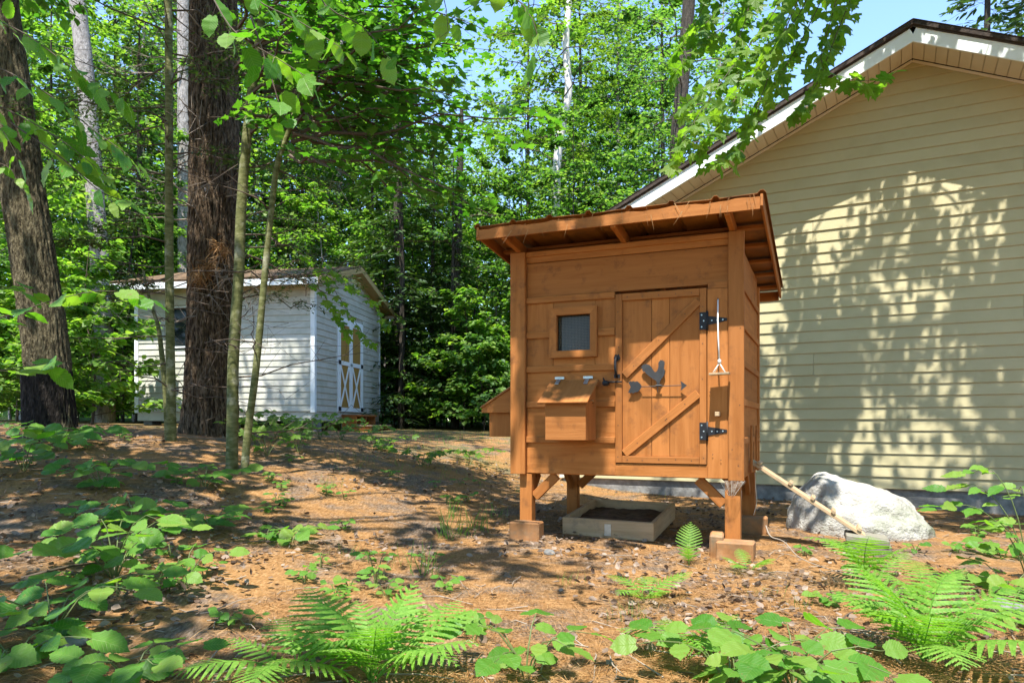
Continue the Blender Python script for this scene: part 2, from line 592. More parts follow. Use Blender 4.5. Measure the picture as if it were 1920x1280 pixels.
def ground_material():
    m, nt, out = new_mat('pine_needle_floor')
    L = nt.links.new
    p = N(nt, 'ShaderNodeBsdfPrincipled', i_Roughness=0.95)
    p.inputs['Specular IOR Level'].default_value = 0.15
    tc = N(nt, 'ShaderNodeTexCoord')

    def noise(scale, detail, stretch=None, dist=0.0):
        v = tc.outputs['Object']
        if stretch:
            mp = N(nt, 'ShaderNodeMapping')
            mp.inputs['Scale'].default_value = stretch[:3]
            mp.inputs['Rotation'].default_value = (0, 0, stretch[3])
            L(v, mp.inputs[0])
            v = mp.outputs[0]
        n = N(nt, 'ShaderNodeTexNoise', i_Scale=scale, i_Detail=detail, i_Roughness=0.65, i_Distortion=dist)
        L(v, n.inputs['Vector'])
        return n.outputs[0]
    fine = noise(70, 6, (1, 0.22, 1, 0.6), 0.4)
    fine2 = noise(80, 6, (0.2, 1, 1, 0.25), 0.4)
    mxf = N(nt, 'ShaderNodeMath', operation='MAXIMUM')
    L(fine, mxf.inputs[0])
    L(fine2, mxf.inputs[1])
    c1 = ramp(nt, mxf.outputs[0], [(0.38, (0.105, 0.052, 0.016)), (0.55, (0.25, 0.132, 0.048)), (0.72, (0.385, 0.235, 0.115))])
    patch = noise(2.2, 6)
    c2 = ramp(nt, fine, [(0.35, (0.06, 0.042, 0.026)), (0.6, (0.18, 0.13, 0.09)), (0.75, (0.33, 0.27, 0.21))])
    mr = N(nt, 'ShaderNodeMapRange', i_1=0.46, i_2=0.60)
    L(patch, mr.inputs[0])
    mx = N(nt, 'ShaderNodeMix', data_type='RGBA')
    L(mr.outputs[0], mx.inputs[0])
    L(c1.outputs[0], mx.inputs[6])
    L(c2.outputs[0], mx.inputs[7])
    # far away the floor turns to low green growth
    sp = N(nt, 'ShaderNodeSeparateXYZ')
    L(tc.outputs['Object'], sp.inputs[0])
    far = N(nt, 'ShaderNodeMapRange', i_1=14.0, i_2=22.0)
    L(sp.outputs[1], far.inputs[0])
    gp = noise(1.1, 5)
    gm = N(nt, 'ShaderNodeMapRange', i_1=0.5, i_2=0.62)
    L(gp, gm.inputs[0])
    gmul = N(nt, 'ShaderNodeMath', operation='MAXIMUM')
    L(far.outputs[0], gmul.inputs[0])
    gnear = N(nt, 'ShaderNodeMapRange', i_1=9.0, i_2=13.0, i_4=0.6)
    L(sp.outputs[1], gnear.inputs[0])
    g2 = N(nt, 'ShaderNodeMath', operation='MULTIPLY')
    L(gm.outputs[0], g2.inputs[0])
    L(gnear.outputs[0], g2.inputs[1])
    L(g2.outputs[0], gmul.inputs[1])
    cg = ramp(nt, fine, [(0.35, (0.03, 0.05, 0.012)), (0.65, (0.10, 0.15, 0.035))])
    mx2 = N(nt, 'ShaderNodeMix', data_type='RGBA')
    L(gmul.outputs[0], mx2.inputs[0])
    L(mx.outputs[2], mx2.inputs[6])
    L(cg.outputs[0], mx2.inputs[7])
    L(mx2.outputs[2], p.inputs['Base Color'])
    b = N(nt, 'ShaderNodeBump', i_Strength=0.7, i_Distance=0.02)
    L(mxf.outputs[0], b.inputs['Height'])
    L(b.outputs[0], p.inputs['Normal'])
    L(p.outputs[0], out.inputs[0])
    return m


def axis_cells(lo, hi, step, far, n):
    a = np.arange(lo, hi + 1e-6, step)
    g = np.geomspace(step, far, n)
    return np.concatenate([lo - np.cumsum(g)[::-1], a, hi + np.cumsum(g)])


gx_ = axis_cells(-7.0, 7.0, 0.075, 110, 26)
gy_ = axis_cells(1.6, 12.5, 0.075, 110, 26)
GX, GY = np.meshgrid(gx_, gy_, indexing='ij')
GV = np.stack([GX, GY, gz(GX, GY)], -1).reshape(-1, 3)
ni, nj = len(gx_), len(gy_)
ii, jj = np.meshgrid(np.arange(ni - 1), np.arange(nj - 1), indexing='ij')
a_ = (ii * nj + jj).ravel()
ground = obj('ground', mesh_np('ground', GV, [np.stack([a_, a_ + nj, a_ + nj + 1, a_ + 1], -1)], ground_material(), True))
tag(ground, 'forest floor covered with brown pine needles', None, None, 'structure')


# ------------------------------------------------------------------ clapboard courses
def siding_piece(parent, xl0, xr0, xl1, xr1, z0, z1, mat, axis='x', flip=1, proud=0.018):
    """one clapboard; (xl0,xr0) span at its bottom, (xl1,xr1) at its top; outward = -flip along the other axis"""
    sec = [(-proud * 0.8, z0, 0), (-proud, z0 + 0.007, 0), (-0.003, z1, 1), (0.012, z1, 1), (0.012, z0, 0)]
    V = []
    for end in (0, 1):
        for (y, z, k) in sec:
            x = ((xl0, xl1) if end == 0 else (xr0, xr1))[k]
            V.append((x, y * flip, z) if axis == 'x' else (-y * flip, x, z))
    V = np.array(V, dtype=float)
    o = V.mean(0)
    n = len(sec)
    quads = [[i, (i + 1) % n, n + (i + 1) % n, n + i] for i in range(n)]
    me = bpy.data.meshes.new('siding_board')
    F = quads + [list(range(n))[::-1], list(range(n, 2 * n))]
    me.from_pydata([tuple(v - o) for v in V], [], F)
    me.update()
    me.materials.append(mat)
    b = obj('siding_board', me, parent, (o[0], o[1] + (R.uniform(-.0012, .0012) if axis == 'x' else 0), o[2]))
    b.rotation_euler = (0, R.uniform(-.0007, .0007), 0) if axis == 'x' else (R.uniform(-.0007, .0007), 0, 0)
    return b


# ------------------------------------------------------------------ the house gable behind the coop
def build_house():
    th = math.radians(27.9)
    h = thing('house', 'large cream vinyl sided house gable with dark roof edge behind the coop', 'house', (0.70, 10.68, 0.0), -th)
    Wd, ridge, D = 9.03, 4.517, 9.0
    zb, slope, apex = 0.247, 0.455, 5.277
    eave = apex - slope * ridge
    # core of the building, just inside the cladding
    poly = [(0.02, zb), (Wd - 0.02, zb), (Wd - 0.02, eave - 0.02), (ridge, apex - 0.03), (0.02, eave - 0.02)]
    me = prism(poly, 0.013, D)
    me.materials.append(VINYL)
    obj('wall_core', me, h)
    bd(h, 'foundation', 0.03, Wd - 0.03, 0.02, D - 0.05, -0.5, zb - 0.003, CONCRETE, 0.004)
    pitch = 0.137
    z = zb
    k = 0
    seams = [2.62, 5.3, 7.4, 1.3, 6.35, 3.75]

    def xl(zz):
        return 0.075 if zz <= eave else max(0.075, (zz - eave) / slope)
    while z < apex - 0.03:
        z1 = min(z + pitch + 0.004, apex - 0.005)
        l0, l1 = xl(z), xl(z1)
        r0, r1 = Wd - l0, Wd - l1
        s = seams[(k // 2) % len(seams)] + 0.35 * math.sin(k // 2 * 2.1)
        if l1 + 0.5 < s < r1 - 0.5:
            siding_piece(h, l0, s - 0.002, l1, s - 0.002, z, z1, VINYL)
            siding_piece(h, s + 0.002, r0, s + 0.002, r1, z, z1, VINYL)
        else:
            siding_piece(h, l0, r0, l1, max(r1, l1 + 0.01), z, z1, VINYL)
        z += pitch
        k += 1
    bd(h, 'corner_post', 0.0, 0.075, -0.022, 0.09, zb - 0.01, eave, SOFFIT, 0.004)
    bd(h, 'corner_post', Wd - 0.075, Wd, -0.022, 0.09, zb - 0.01, eave, SOFFIT, 0.004)
    ov, eo = 0.51, 0.42
    sl = math.hypot(1, slope)
    ang = math.atan(slope)
    for sd in (1, -1):
        def P(run, dz, y):
            return (ridge - sd * run, y, apex - slope * run + dz)
        run_end = ridge + eo
        # F-channel trim where soffit meets wall
        bar(h, 'soffit_trim', P(0.0, -0.02, -0.024), P(run_end, -0.02, -0.024), 0.028, 0.02, SOFFIT)
        n = int(run_end * sl / 0.124)
        w = run_end / n
        for i in range(n):
            m = P((i + 0.5) * w, 0.006, -(ov + 0.02) / 2 - 0.01)
            o = bd(h, 'soffit_panel', -w * sl / 2 + 0.004, w * sl / 2 - 0.004, -(ov - 0.05) / 2, (ov - 0.05) / 2, -0.006, 0.006, SOFFIT, 0.005)
            o.location = m
            o.rotation_euler = (0, ang if sd == -1 else -ang, 0)
        so = bar(h, 'soffit_backing', P(0.0, 0.022, -ov / 2), P(run_end, 0.022, -ov / 2), 0.012, ov - 0.03, SOFFIT)
        bar(h, 'rake_board', P(-0.0, 0.055, -ov - 0.01), P(run_end, 0.055, -ov - 0.01), 0.152, 0.022, WHITE_PAINT)
        # roof deck edge and shingles
        rf = bar(h, 'roof', P(-0.02, 0.180, (D - 0.56) / 2), P(run_end + 0.05, 0.180, (D - 0.56) / 2), 0.045, D + 0.56, SHINGLE)
        bar(h, 'drip_edge', P(0.0, 0.145, -ov - 0.027), P(run_end + 0.03, 0.145, -ov - 0.027), 0.022, 0.008, SHINGLE)
        for i in range(30):
            a0 = run_end * i / 30
            a1 = run_end * (i + 1) / 30 + 0.025
            bar(h, 'shingle', P(a0, 0.212, 0.0), P(a1, 0.212, 0.0), 0.008, 1.13, SHINGLE)
    return h


house = build_house()


# ------------------------------------------------------------------ the chicken coop
def hinge_T(parent, x, z, strap):
    g = obj('hinge', prism([(x - 0.052, z - 0.066), (x + 0.004, z - 0.066), (x + 0.004, z + 0.066), (x - 0.052, z + 0.066)], -0.006, -0.001), parent)
    g.data.materials.append(BLACK_IRON)
    s = obj('strap', prism([(x + 0.008, z - 0.034), (x + strap, z - 0.008), (x + strap, z + 0.012), (x + 0.008, z + 0.036)], -0.005, 0.0), g)
    s.data.materials.append(BLACK_IRON)
    b = MB()
    b.tube([(x + 0.006, -0.006, z - 0.072), (x + 0.006, -0.006, z + 0.072)], 0.008, 8)
    obj('pin', b.mesh('pin', BLACK_IRON, True), g)
    b = MB()
    for (sx, sz) in ((-0.035, 0.045), (-0.035, -0.045), (-0.02, 0.0), (0.04, 0.0), (0.08, 0.0), (0.12, 0.002)):
        b.tube([(x + sx, -0.009, z + sz), (x + sx, -0.004, z + sz)], 0.006, 6)
    obj('screw', b.mesh('screw', GALV), g)['kind'] = 'stuff'
    return g


def nails(parent, pts, y):
    b = MB()
    for (x, z) in pts:
        b.tube([(x, y - 0.0015, z), (x, y + 0.002, z)], 0.0042, 6)
    obj('nail_head', b.mesh('nail_head', NAIL), parent)['kind'] = 'stuff'


NAIL = plain('nail_iron', (0.05, 0.03, 0.02), 0.6)
CW, CD = 1.886, 1.42
COOP_LOC = (-0.0155, 6.153, 0.0)
COOP_ROT = -math.radians(23.2)


def build_coop():
    c = thing('chicken_coop', 'orange-brown stained wooden chicken coop raised on legs', 'chicken coop', COOP_LOC, COOP_ROT)
    S = STAIN
    zt = 2.446
    # floor and dark core
    bd(c, 'floor', 0.02, CW - 0.02, 0.06, CD - 0.02, 0.595, 0.64, S)
    # corner posts
    bd(c, 'corner_post', 0.0, 0.133, 0.0, 0.045, 0.592, zt, S, 0.004)
    bd(c, 'corner_post', 1.772, CW, 0.0, 0.045, 0.586, zt, S, 0.004)
    bd(c, 'panel_board', 1.6185, 1.770, 0.012, 0.047, 0.600, 2.03, S, 0.003)
    bd(c, 'panel_board', 1.6185, 1.770, 0.036, 0.062, 2.034, 2.075, S, 0.002)
    bd(c, 'batten', 1.621, 1.770, 0.018, 0.036, 2.032, 2.083, S, 0.003)
    # front boards between battens, left of the door
    zs = [0.600, 0.882, 1.173, 1.465, 1.749, 2.04]
    for i in range(5):
        z0, z1 = zs[i] + 0.0015, zs[i + 1] - 0.0015
        if i in (3, 4):
            bd(c, 'wall_board', 0.1345, 0.372, 0.046, 0.066, z0, z1, S)
            bd(c, 'wall_board', 0.728, 0.8975, 0.046, 0.066, z0, z1, S)
            if i == 3:
                bd(c, 'wall_board', 0.3735, 0.7265, 0.046, 0.066, z0, 1.585, S)
            else:
                bd(c, 'wall_board', 0.3735, 0.7265, 0.046, 0.066, 1.925, z1, S)
        else:
            bd(c, 'wall_board', 0.1345, 0.8975, 0.046, 0.066, z0, z1, S)
    for i in range(1, 6):
        zc = zs[i]
        if i == 4:
            bd(c, 'batten', 0.1345, 0.344, 0.027, 0.045, zc - 0.026, zc + 0.026, S)
            bd(c, 'batten', 0.755, 0.896, 0.025, 0.045, zc - 0.030, zc + 0.030, S)
        else:
            bd(c, 'batten', 0.1345, 0.896, 0.027, 0.045, zc - 0.025, zc + 0.025, S)
    bd(c, 'wall_board', 0.1345, 1.770, 0.047, 0.067, 2.068, 2.352, S)
    bd(c, 'wall_board', 0.1345, 1.770, 0.040, 0.060, 2.356, 2.43, S)
    bd(c, 'batten', 0.1345, 1.770, 0.022, 0.040, 2.405, 2.445, S)
    bd(c, 'sill_board', 0.899, 1.6165, 0.028, 0.060, 0.600, 0.697, S)
    # door
    d = bd(c, 'door', 0.903, 1.612, 0.049, 0.060, 0.703, 2.042, S, 0.002, axis=2)

    def dp(name, x0, x1, y0, y1, z0, z1, **k):
        o = bd(d, name, x0, x1, y0, y1, z0, z1, S, **k)
        o.location -= d.location
        return o
    for a, b in ((0.957, 1.189), (1.192, 1.329), (1.332, 1.559)):
        dp('door_board', a, b, 0.036, 0.049, 0.757, 1.988)
    dp('frame_strip', 0.903, 0.957, 0.018, 0.0485, 0.703, 2.042)
    dp('frame_strip', 1.560, 1.612, 0.018, 0.0485, 0.703, 2.042)
    dp('frame_strip', 0.958, 1.559, 0.0185, 0.0485, 1.986, 2.042)
    dp('frame_strip', 0.958, 1.559, 0.0185, 0.0485, 0.703, 0.757)
    for (x0, z0, x1, z1) in ((0.975, 1.395, 1.552, 1.950), (0.975, 0.775, 1.550, 1.243)):
        o = bar(d, 'brace', (x0, 0.027, z0), (x1, 0.027, z1), 0.066, 0.018, S)
        o.location -= d.location
    nl = []
    for x in (0.93, 1.586):
        nl += [(x + R.uniform(-.006, .006), z) for z in (0.75, 1.0, 1.35, 1.62, 1.9)]
    for z in (0.73, 2.014):
        nl += [(x, z + R.uniform(-.006, .006)) for x in (1.0, 1.12, 1.25, 1.38, 1.5)]
    nails(c, nl, 0.018)
    nl = [(1.05, 1.467), (1.25, 1.66), (1.45, 1.852), (1.08, 0.86), (1.3, 1.04), (1.45, 1.162), (1.31, 1.05)]
    nails(c, nl, 0.018)
    nails(c, [(1.66, 0.78), (1.72, 0.74), (1.845, 0.70), (1.855, 1.15), (1.86, 1.72), (1.80, 0.82), (1.70, 1.5), (1.64, 1.25)], 0.0)
    for z, s in ((1.79, 0.150), (0.955, 0.150)):
        g = hinge_T(c, 1.613, z, s)
        g.location = (0, 0.012, 0)
    # handle and slide bolt
    b = MB()
    b.tube([(0.918, 0.012, 1.552), (0.918, -0.012, 1.535), (0.917, -0.034, 1.50), (0.917, -0.036, 1.45), (0.918, -0.022, 1.41), (0.918, 0.012, 1.385)],
           [0.011, 0.010, 0.011, 0.011, 0.009, 0.011], 8)
    hd = obj('door_handle', b.mesh('door_handle', BLACK_IRON, True), c)
    pl = obj('plate', prism([(0.892, 1.53), (0.905, 1.565), (0.918, 1.552), (0.933, 1.566), (0.945, 1.53), (0.918, 1.505)], 0.009, 0.0165), hd)
    pl.data.materials.append(BLACK_IRON)
    pl = obj('plate', prism([(0.894, 1.375), (0.943, 1.375), (0.943, 1.405), (0.894, 1.405)], 0.009, 0.0165), hd)
    pl.data.materials.append(BLACK_IRON)
    b = MB()
    b.tube([(0.80, 0.012, 1.345), (0.96, 0.005, 1.343)], [0.007, 0.006], 8)
    b.tube([(0.830, -0.03, 1.335), (0.832, 0.024, 1.335)], 0.022, 8)
    b.tube([(0.81, -0.004, 1.375), (0.835, -0.026, 1.335), (0.82, -0.02, 1.315)], [0.006, 0.009, 0.006], 6)
    obj('slide_bolt', b.mesh('slide_bolt', BLACK_IRON, True), c)
    # window with wire mesh
    wn_ = bd(c, 'window', 0.405, 0.702, 0.075, 0.080, 1.603, 1.908, GLASS_DARK, 0.001)

    def wp(name, poly, y0, y1):
        o = obj(name, prism(poly, y0, y1), wn_)
        o.data.materials.append(S[0] if abs(poly[1][0] - poly[0][0]) > 0.2 else S[2])
        o.location = -wn_.location
    X0, X1, Z0, Z1 = 0.347, 0.752, 1.553, 1.962
    x0, x1, z0, z1 = 0.410, 0.696, 1.609, 1.901
    wp('frame_piece', [(X0, Z0), (X1, Z0), (x1, z0), (x0, z0)], 0.006, 0.045)
    wp('frame_piece', [(X0, Z1), (X1, Z1), (x1, z1), (x0, z1)], 0.006, 0.045)
    wp('frame_piece', [(X0, Z0 + .0005), (X0, Z1 - .0005), (x0 - .0005, z1), (x0 - .0005, z0)], 0.0065, 0.045)
    wp('frame_piece', [(X1, Z0 + .0005), (X1, Z1 - .0005), (x1 + .0005, z1), (x1 + .0005, z0)], 0.0065, 0.045)
    b = MB()
    for i in range(23):
        x = x0 + (x1 - x0) * (i + 0.5) / 23
        b.tube([(x, 0.062, z0 - .02), (x + 0.001, 0.061, z1 + .02)], 0.0007, 3, False)
        z = z0 + (z1 - z0) * (i + 0.5) / 23
        b.tube([(x0 - .02, 0.063, z), (x1 + .02, 0.063, z)], 0.0007, 3, False)
    o = obj('wire_mesh', b.mesh('wire_mesh', WIRE), wn_)
    o.location = -wn_.location
    o['kind'] = 'stuff'
    # nest box on the front
    nb = bd(c, 'nest_box', 0.408, 0.742, -0.25, -0.232, 0.884, 1.168, S, 0.003, axis=0)

    def npart(o):
        o.location -= nb.location
        return o
    side = [(-0.231, 0.884), (0.026, 0.884), (0.026, 1.330), (-0.231, 1.162)]
    for xs in (0.408, 0.724):
        me = prism(side, xs, xs + 0.018)
        V = [(v.co.y, v.co.x, v.co.z) for v in me.vertices]
        for v, q in zip(me.vertices, V):
            v.co = q
        me.flip_normals()
        me.materials.append(S[2])
        npart(obj('side', me, nb))
    npart(bd(nb, 'bottom', 0.4265, 0.7235, -0.2315, 0.026, 0.886, 0.902, S))
    lid = bar(nb, 'lid', (0.5625, 0.026, 1.362), (0.5625, -0.293, 1.172), 0.412, 0.018, S, (0, 0.5, 1))
    lid.location -= nb.location
    for x in (0.432, 0.676):
        g = bd(nb, 'hinge', x - 0.040, x + 0.040, 0.019, 0.0255, 1.377, 1.398, GALV, 0.001)
        npart(g)
        q = bar(g, 'strap', (x, 0.0, 1.372), (x, -0.055, 1.333), 0.032, 0.004, GALV, (0, 0.5, 1))
        q.location -= (nb.location + g.location)
    b = MB()
    b.tube([(0.745, -0.17, 1.19), (0.775, -0.17, 1.195), (0.782, -0.165, 1.18), (0.765, -0.16, 1.172)], 0.004, 6)
    npart(obj('hook_latch', b.mesh('hook_latch', BRASS, True), nb))
    # nest box on the left side, seen past the corner post
    sb = bd(c, 'side_nest_box', -0.31, -0.295, 0.25, 1.15, 0.90, 1.11, S, 0.003, axis=1)

    def spart(o):
        o.location -= sb.location
        return o
    for ys in (0.2505, 1.1325):
        me = prism([(-0.2945, 0.90), (0.03, 0.90), (0.03, 1.33), (-0.2945, 1.125)], ys, ys + 0.018)
        me.materials.append(S[2])
        spart(obj('side', me, sb))
    me = prism([(-0.372, 1.112), (-0.366, 1.155), (0.0, 1.375), (0.0, 1.112)], 0.215, 0.233)
    me.materials.append(S[0])
    spart(obj('gable_trim', me, sb))
    spart(bar(sb, 'lid', (-0.375, 0.70, 1.158), (0.0, 0.70, 1.385), 1.0, 0.016, STAIN_ROOF, (0.5, 0, 1)))
    spart(bd(sb, 'bottom', -0.2945, 0.03, 0.27, 1.131, 0.902, 0.918, S))
    # side and back walls
    for i in range(6):
        z0 = zs[i] if i < 6 else 0
        z1 = zs[i + 1] if i < 5 else 2.33
        if i < 5:
            bd(c, 'wall_board', CW - 0.04, CW - 0.02, 0.047, CD - 0.06, z0 + 0.0015, z1 - 0.0015, S)
            bd(c, 'wall_board', 0.02, 0.04, 0.070, CD - 0.06, z0 + 0.0015, z1 - 0.0015, S)
            bd(c, 'wall_board', 0.03, CW - 0.03, CD - 0.04, CD - 0.02, z0 + 0.0015, z1 - 0.0015, S)
        else:
            bd(c, 'wall_board', CW - 0.04, CW - 0.02, 0.047, CD - 0.06, z0 + 0.0015, z1, S)
            bd(c, 'wall_board', 0.02, 0.04, 0.070, CD - 0.06, z0 + 0.0015, z1, S)
            bd(c, 'wall_board', 0.03, CW - 0.03, CD - 0.04, CD - 0.02, z0 + 0.0015, 2.26, S)
        if i:
            bd(c, 'batten', CW - 0.0195, CW - 0.003, 0.046, CD - 0.06, zs[i] - 0.025, zs[i] + 0.025, S)
            bd(c, 'batten', 0.003, 0.0195, 0.046, 0.24 if 0.9 < zs[i] < 1.4 else CD - 0.06, zs[i] - 0.025, zs[i] + 0.025, S)
    for x0 in (0.0, CW - 0.045):
        bd(c, 'corner_post', x0, x0 + 0.045, CD - 0.059, CD, 0.59, 2.26, S, 0.004)
    bd(c, 'hatch_frame', CW - 0.002, CW + 0.016, 0.50, 0.55, 0.62, 1.00, S)
    bd(c, 'hatch_frame', CW - 0.002, CW + 0.016, 0.98, 1.03, 0.62, 1.00, S)
    # roof
    sl = 0.12
    zr = lambda y: 2.556 - sl * y
    xa, xb, ya, yb = -0.16, CW + 0.157, -0.30, 1.97
    b = MB()
    xs_ = []
    rib = [xa + 0.012 + i * 0.3118 for i in range(8)]
    for r0 in rib:
        xs_ += [(r0 - 0.030, 0), (r0 - 0.012, 0.021), (r0 + 0.012, 0.021), (r0 + 0.030, 0)]
    xs_ = [(xa - 0.02, 0)] + xs_[0:] if xs_[0][0] > xa - 0.02 else xs_
    xs_ = sorted(set([(x, z) for x, z in xs_ if xa - 0.03 <= x <= xb + 0.03] + [(xb + 0.02, 0)]))
    ys_ = np.linspace(ya - 0.03, yb + 0.02, 14)
    rows = []
    for y in ys_:
        wob = 0.004 * math.sin(y * 9)
        rows.append([(x, y + (0.006 * math.sin(x * 23) if y == ys_[0] else 0), zr(y) + 0.012 + z + 0.004 * math.sin(x * 7 + y * 3) * (1 if z == 0 else 0.4)) for x, z in xs_])
    V = np.array(rows).reshape(-1, 3)
    n = len(xs_)
    Q = [[i * n + j, i * n + j + 1, (i + 1) * n + j + 1, (i + 1) * n + j] for i in range(len(ys_) - 1) for j in range(n - 1)]
    V2 = V.copy()
    V2[:, 2] -= 0.004
    m_ = len(V)
    Q2 = [[m_ + q for q in f[::-1]] for f in Q]
    edge = [[j, m_ + j, m_ + j + 1, j + 1] for j in range(n - 1)]
    k0 = (len(ys_) - 1) * n
    edge += [[k0 + j + 1, m_ + k0 + j + 1, m_ + k0 + j, k0 + j] for j in range(n - 1)]
    edge += [[(i + 1) * n, m_ + (i + 1) * n, m_ + i * n, i * n] for i in range(len(ys_) - 1)]
    edge += [[i * n + n - 1, m_ + i * n + n - 1, m_ + (i + 1) * n + n - 1, (i + 1) * n + n - 1] for i in range(len(ys_) - 1)]
    b.add(np.vstack([V, V2]), Q + Q2 + edge)
    rf = obj('roof', b.mesh('roof', STAIN_ROOF), c)
    # fascia with a notched upper edge under the metal
    n_ = 40
    poly = [(xa, 2.500), (xb - 0.02, 2.500)]
    for i in range(n_ + 1):
        x = xb - 0.02 + (xa - xb + 0.02) * i / n_
        poly.append((x, 2.582 + 0.006 * math.sin(x * 14) + 0.003 * math.sin(x * 41)))
    me = prism(poly, -0.322, -0.300)
    me.materials.append(S[0])
    obj('fascia', me, rf)
    for x0 in (xb - 0.019, xa):
        bar(rf, 'rake_board', (x0 + 0.010, -0.325, zr(-0.325) - 0.035), (x0 + 0.010, yb, zr(yb) - 0.035), 0.088, 0.019, S, (1, 0, 0))
    for x in (0.075, 0.97, 1.80):
        bar(rf, 'rafter', (x, -0.298, zr(-0.298) - 0.063), (x, yb - 0.03, zr(yb) - 0.063), 0.085, 0.04, S, (1, 0, 0))
    for y in (0.16, 0.55, 0.95, 1.32, 1.72):
        bd(rf, 'purlin', xa + 0.022, xb - 0.022, y, y + 0.075, zr(y) - 0.020 - 0.024, zr(y) - 0.0215 + 0.004, S)
    bd(rf, 'wall_plate', 0.02, CW - 0.02, 0.07, 0.11, zt - 0.045, zt - 0.002 + 0.02, S)
    bd(rf, 'back_fascia', xa + 0.022, xb - 0.022, yb - 0.02, yb, zr(yb) - 0.10, zr(yb) - 0.01, S)
    # legs with knee braces and painted blocks
    for (x0, x1, y0, z0) in ((0.066, 0.175, 0.05, 0.0), (1.742, 1.855, 0.05, 0.0), (0.066, 0.175, CD - 0.15, 0.05), (1.742, 1.855, CD - 0.15, 0.0)):
        bd(c, 'leg', x0, x1, y0, y0 + 0.09, z0 + 0.02, 0.594, S, 0.004)
        sx = 1 if x0 < 1 else -1
        xe = x1 if sx > 0 else x0
        ym = y0 + 0.045
        bar(c, 'knee_brace', (xe + sx * 0.012, ym, 0.40), (xe + sx * 0.205, ym, 0.585), 0.078, 0.04, S, (0, 1, 0))
        sy = 1 if y0 < 0.5 else -1
        ye = y0 + 0.09 if sy > 0 else y0
        bar(c, 'knee_brace', ((x0 + x1) / 2, ye + sy * 0.012, 0.40), ((x0 + x1) / 2, ye + sy * 0.20, 0.585), 0.078, 0.04, S, (1, 0, 0))
    BLK = PAINTED_BLOCK
    bd(c, 'foot_block', 0.03, 0.29, -0.10, 0.045, -0.06, 0.205, BLK, 0.012, (0, 0, 0.05))
    bd(c, 'foot_block', 0.03, 0.20, 0.145, 0.24, -0.06, 0.16, BLK, 0.012)
    bd(c, 'foot_block', 1.70, 1.965, -0.135, 0.045, -0.07, 0.150, BLK, 0.012, (0, 0, -0.03))
    bd(c, 'foot_block', 1.635, 1.735, -0.085, 0.13, -0.07, 0.188, BLK, 0.012, (0.02, 0.03, 0.1))
    bd(c, 'foot_block', 1.715, 1.97, CD - 0.30, CD - 0.155, -0.07, 0.19, BLK, 0.012, (0, 0, 0.06))
    bd(c, 'foot_block', 0.03, 0.26, CD - 0.055, CD + 0.10, -0.02, 0.20, BLK, 0.012)
    bd(c, 'perch_peg', 1.682, 1.714, -0.055, 0.011, 1.068, 1.100, RAW_WOOD, 0.003)
    return c


BRASS = _metal('dull_brass', (0.35, 0.25, 0.12), 0.4, 0.8)
PAINTED_BLOCK = surface('painted_block', [(0.3, (0.20, 0.09, 0.03)), (0.55, (0.33, 0.155, 0.06)), (0.75, (0.42, 0.25, 0.13))], (1, 1, 1), 8.0, 8.0, (0.7, 0.9), 0.4, 0.008, 0.08,
                        dirt=((0.17, 0.12, 0.07), 7.0, 0.46, 0.7))
coop = build_coop()


def coop_pt(x, y, z):
    c_, s_ = math.cos(COOP_ROT), math.sin(COOP_ROT)
    return Vector((COOP_LOC[0] + c_ * x - s_ * y, COOP_LOC[1] + s_ * x + c_ * y, z))


def coop_thing(name, label, cat, x, y, z):
    return thing(name, label, cat, coop_pt(x, y, z), COOP_ROT)


# rooster weathervane on the door
def build_rooster():
    t = coop_thing('rooster_ornament', 'dark metal rooster weathervane ornament on the coop door', 'ornament', 1.245, 0.010, 1.305)
    k = 0.000812

    def cv(P):
        return [((x - 490) * k, (995 - y) * k) for x, y in P]
    rooster = [(486, 990), (478, 962), (474, 945), (440, 925), (412, 905), (392, 888), (372, 868), (362, 850), (352, 862), (348, 846), (338, 842), (340, 828), (329, 818), (336, 796), (352, 785),
               (380, 782), (408, 792), (428, 812), (442, 838), (456, 858), (470, 862), (484, 850), (492, 828), (496, 800), (494, 778), (500, 764), (510, 757), (512, 746), (522, 752), (532, 747),
               (538, 757), (550, 757), (549, 768), (561, 772), (551, 781), (556, 792), (549, 803), (553, 818), (545, 822), (556, 845), (557, 868), (548, 895), (533, 918), (516, 940), (509, 962), (500, 990)]
    o = obj('rooster', prism(cv(rooster), -0.004, 0.0), t)
    o.data.materials.append(STEEL_GREY)
    tail = [(200, 945), (212, 952), (222, 940), (236, 950), (250, 942), (268, 950), (290, 945), (318, 968), (334, 996), (318, 1026), (292, 1050), (268, 1052), (250, 1062), (235, 1052), (220, 1062), (208, 1052),
            (198, 1056), (216, 1020), (226, 1000), (212, 970)]
    o = obj('arrow_tail', prism(cv(tail), -0.003, 0.0), t)
    o.data.materials.append(STEEL_GREY)
    head = [(706, 953), (768, 996), (708, 1044), (716, 998)]
    o = obj('arrow_head', prism(cv(head), -0.014, -0.010), t)
    o.data.materials.append(STEEL_GREY)
    b = MB()
    b.tube([((330 - 490) * k, -0.008, -0.004), ((720 - 490) * k, -0.011, 0.0)], 0.0032, 6)
    b.tube([(0, -0.008, -0.055), (0, -0.008, 0.03)], [0.0015, 0.005], 6)
    b.tube([(-0.015, -0.008, 0.002), (0.03, -0.008, 0.004)], [0.008, 0.007], 8)
    obj('arrow_shaft', b.mesh('arrow_shaft', STEEL_GREY), t)


build_rooster()


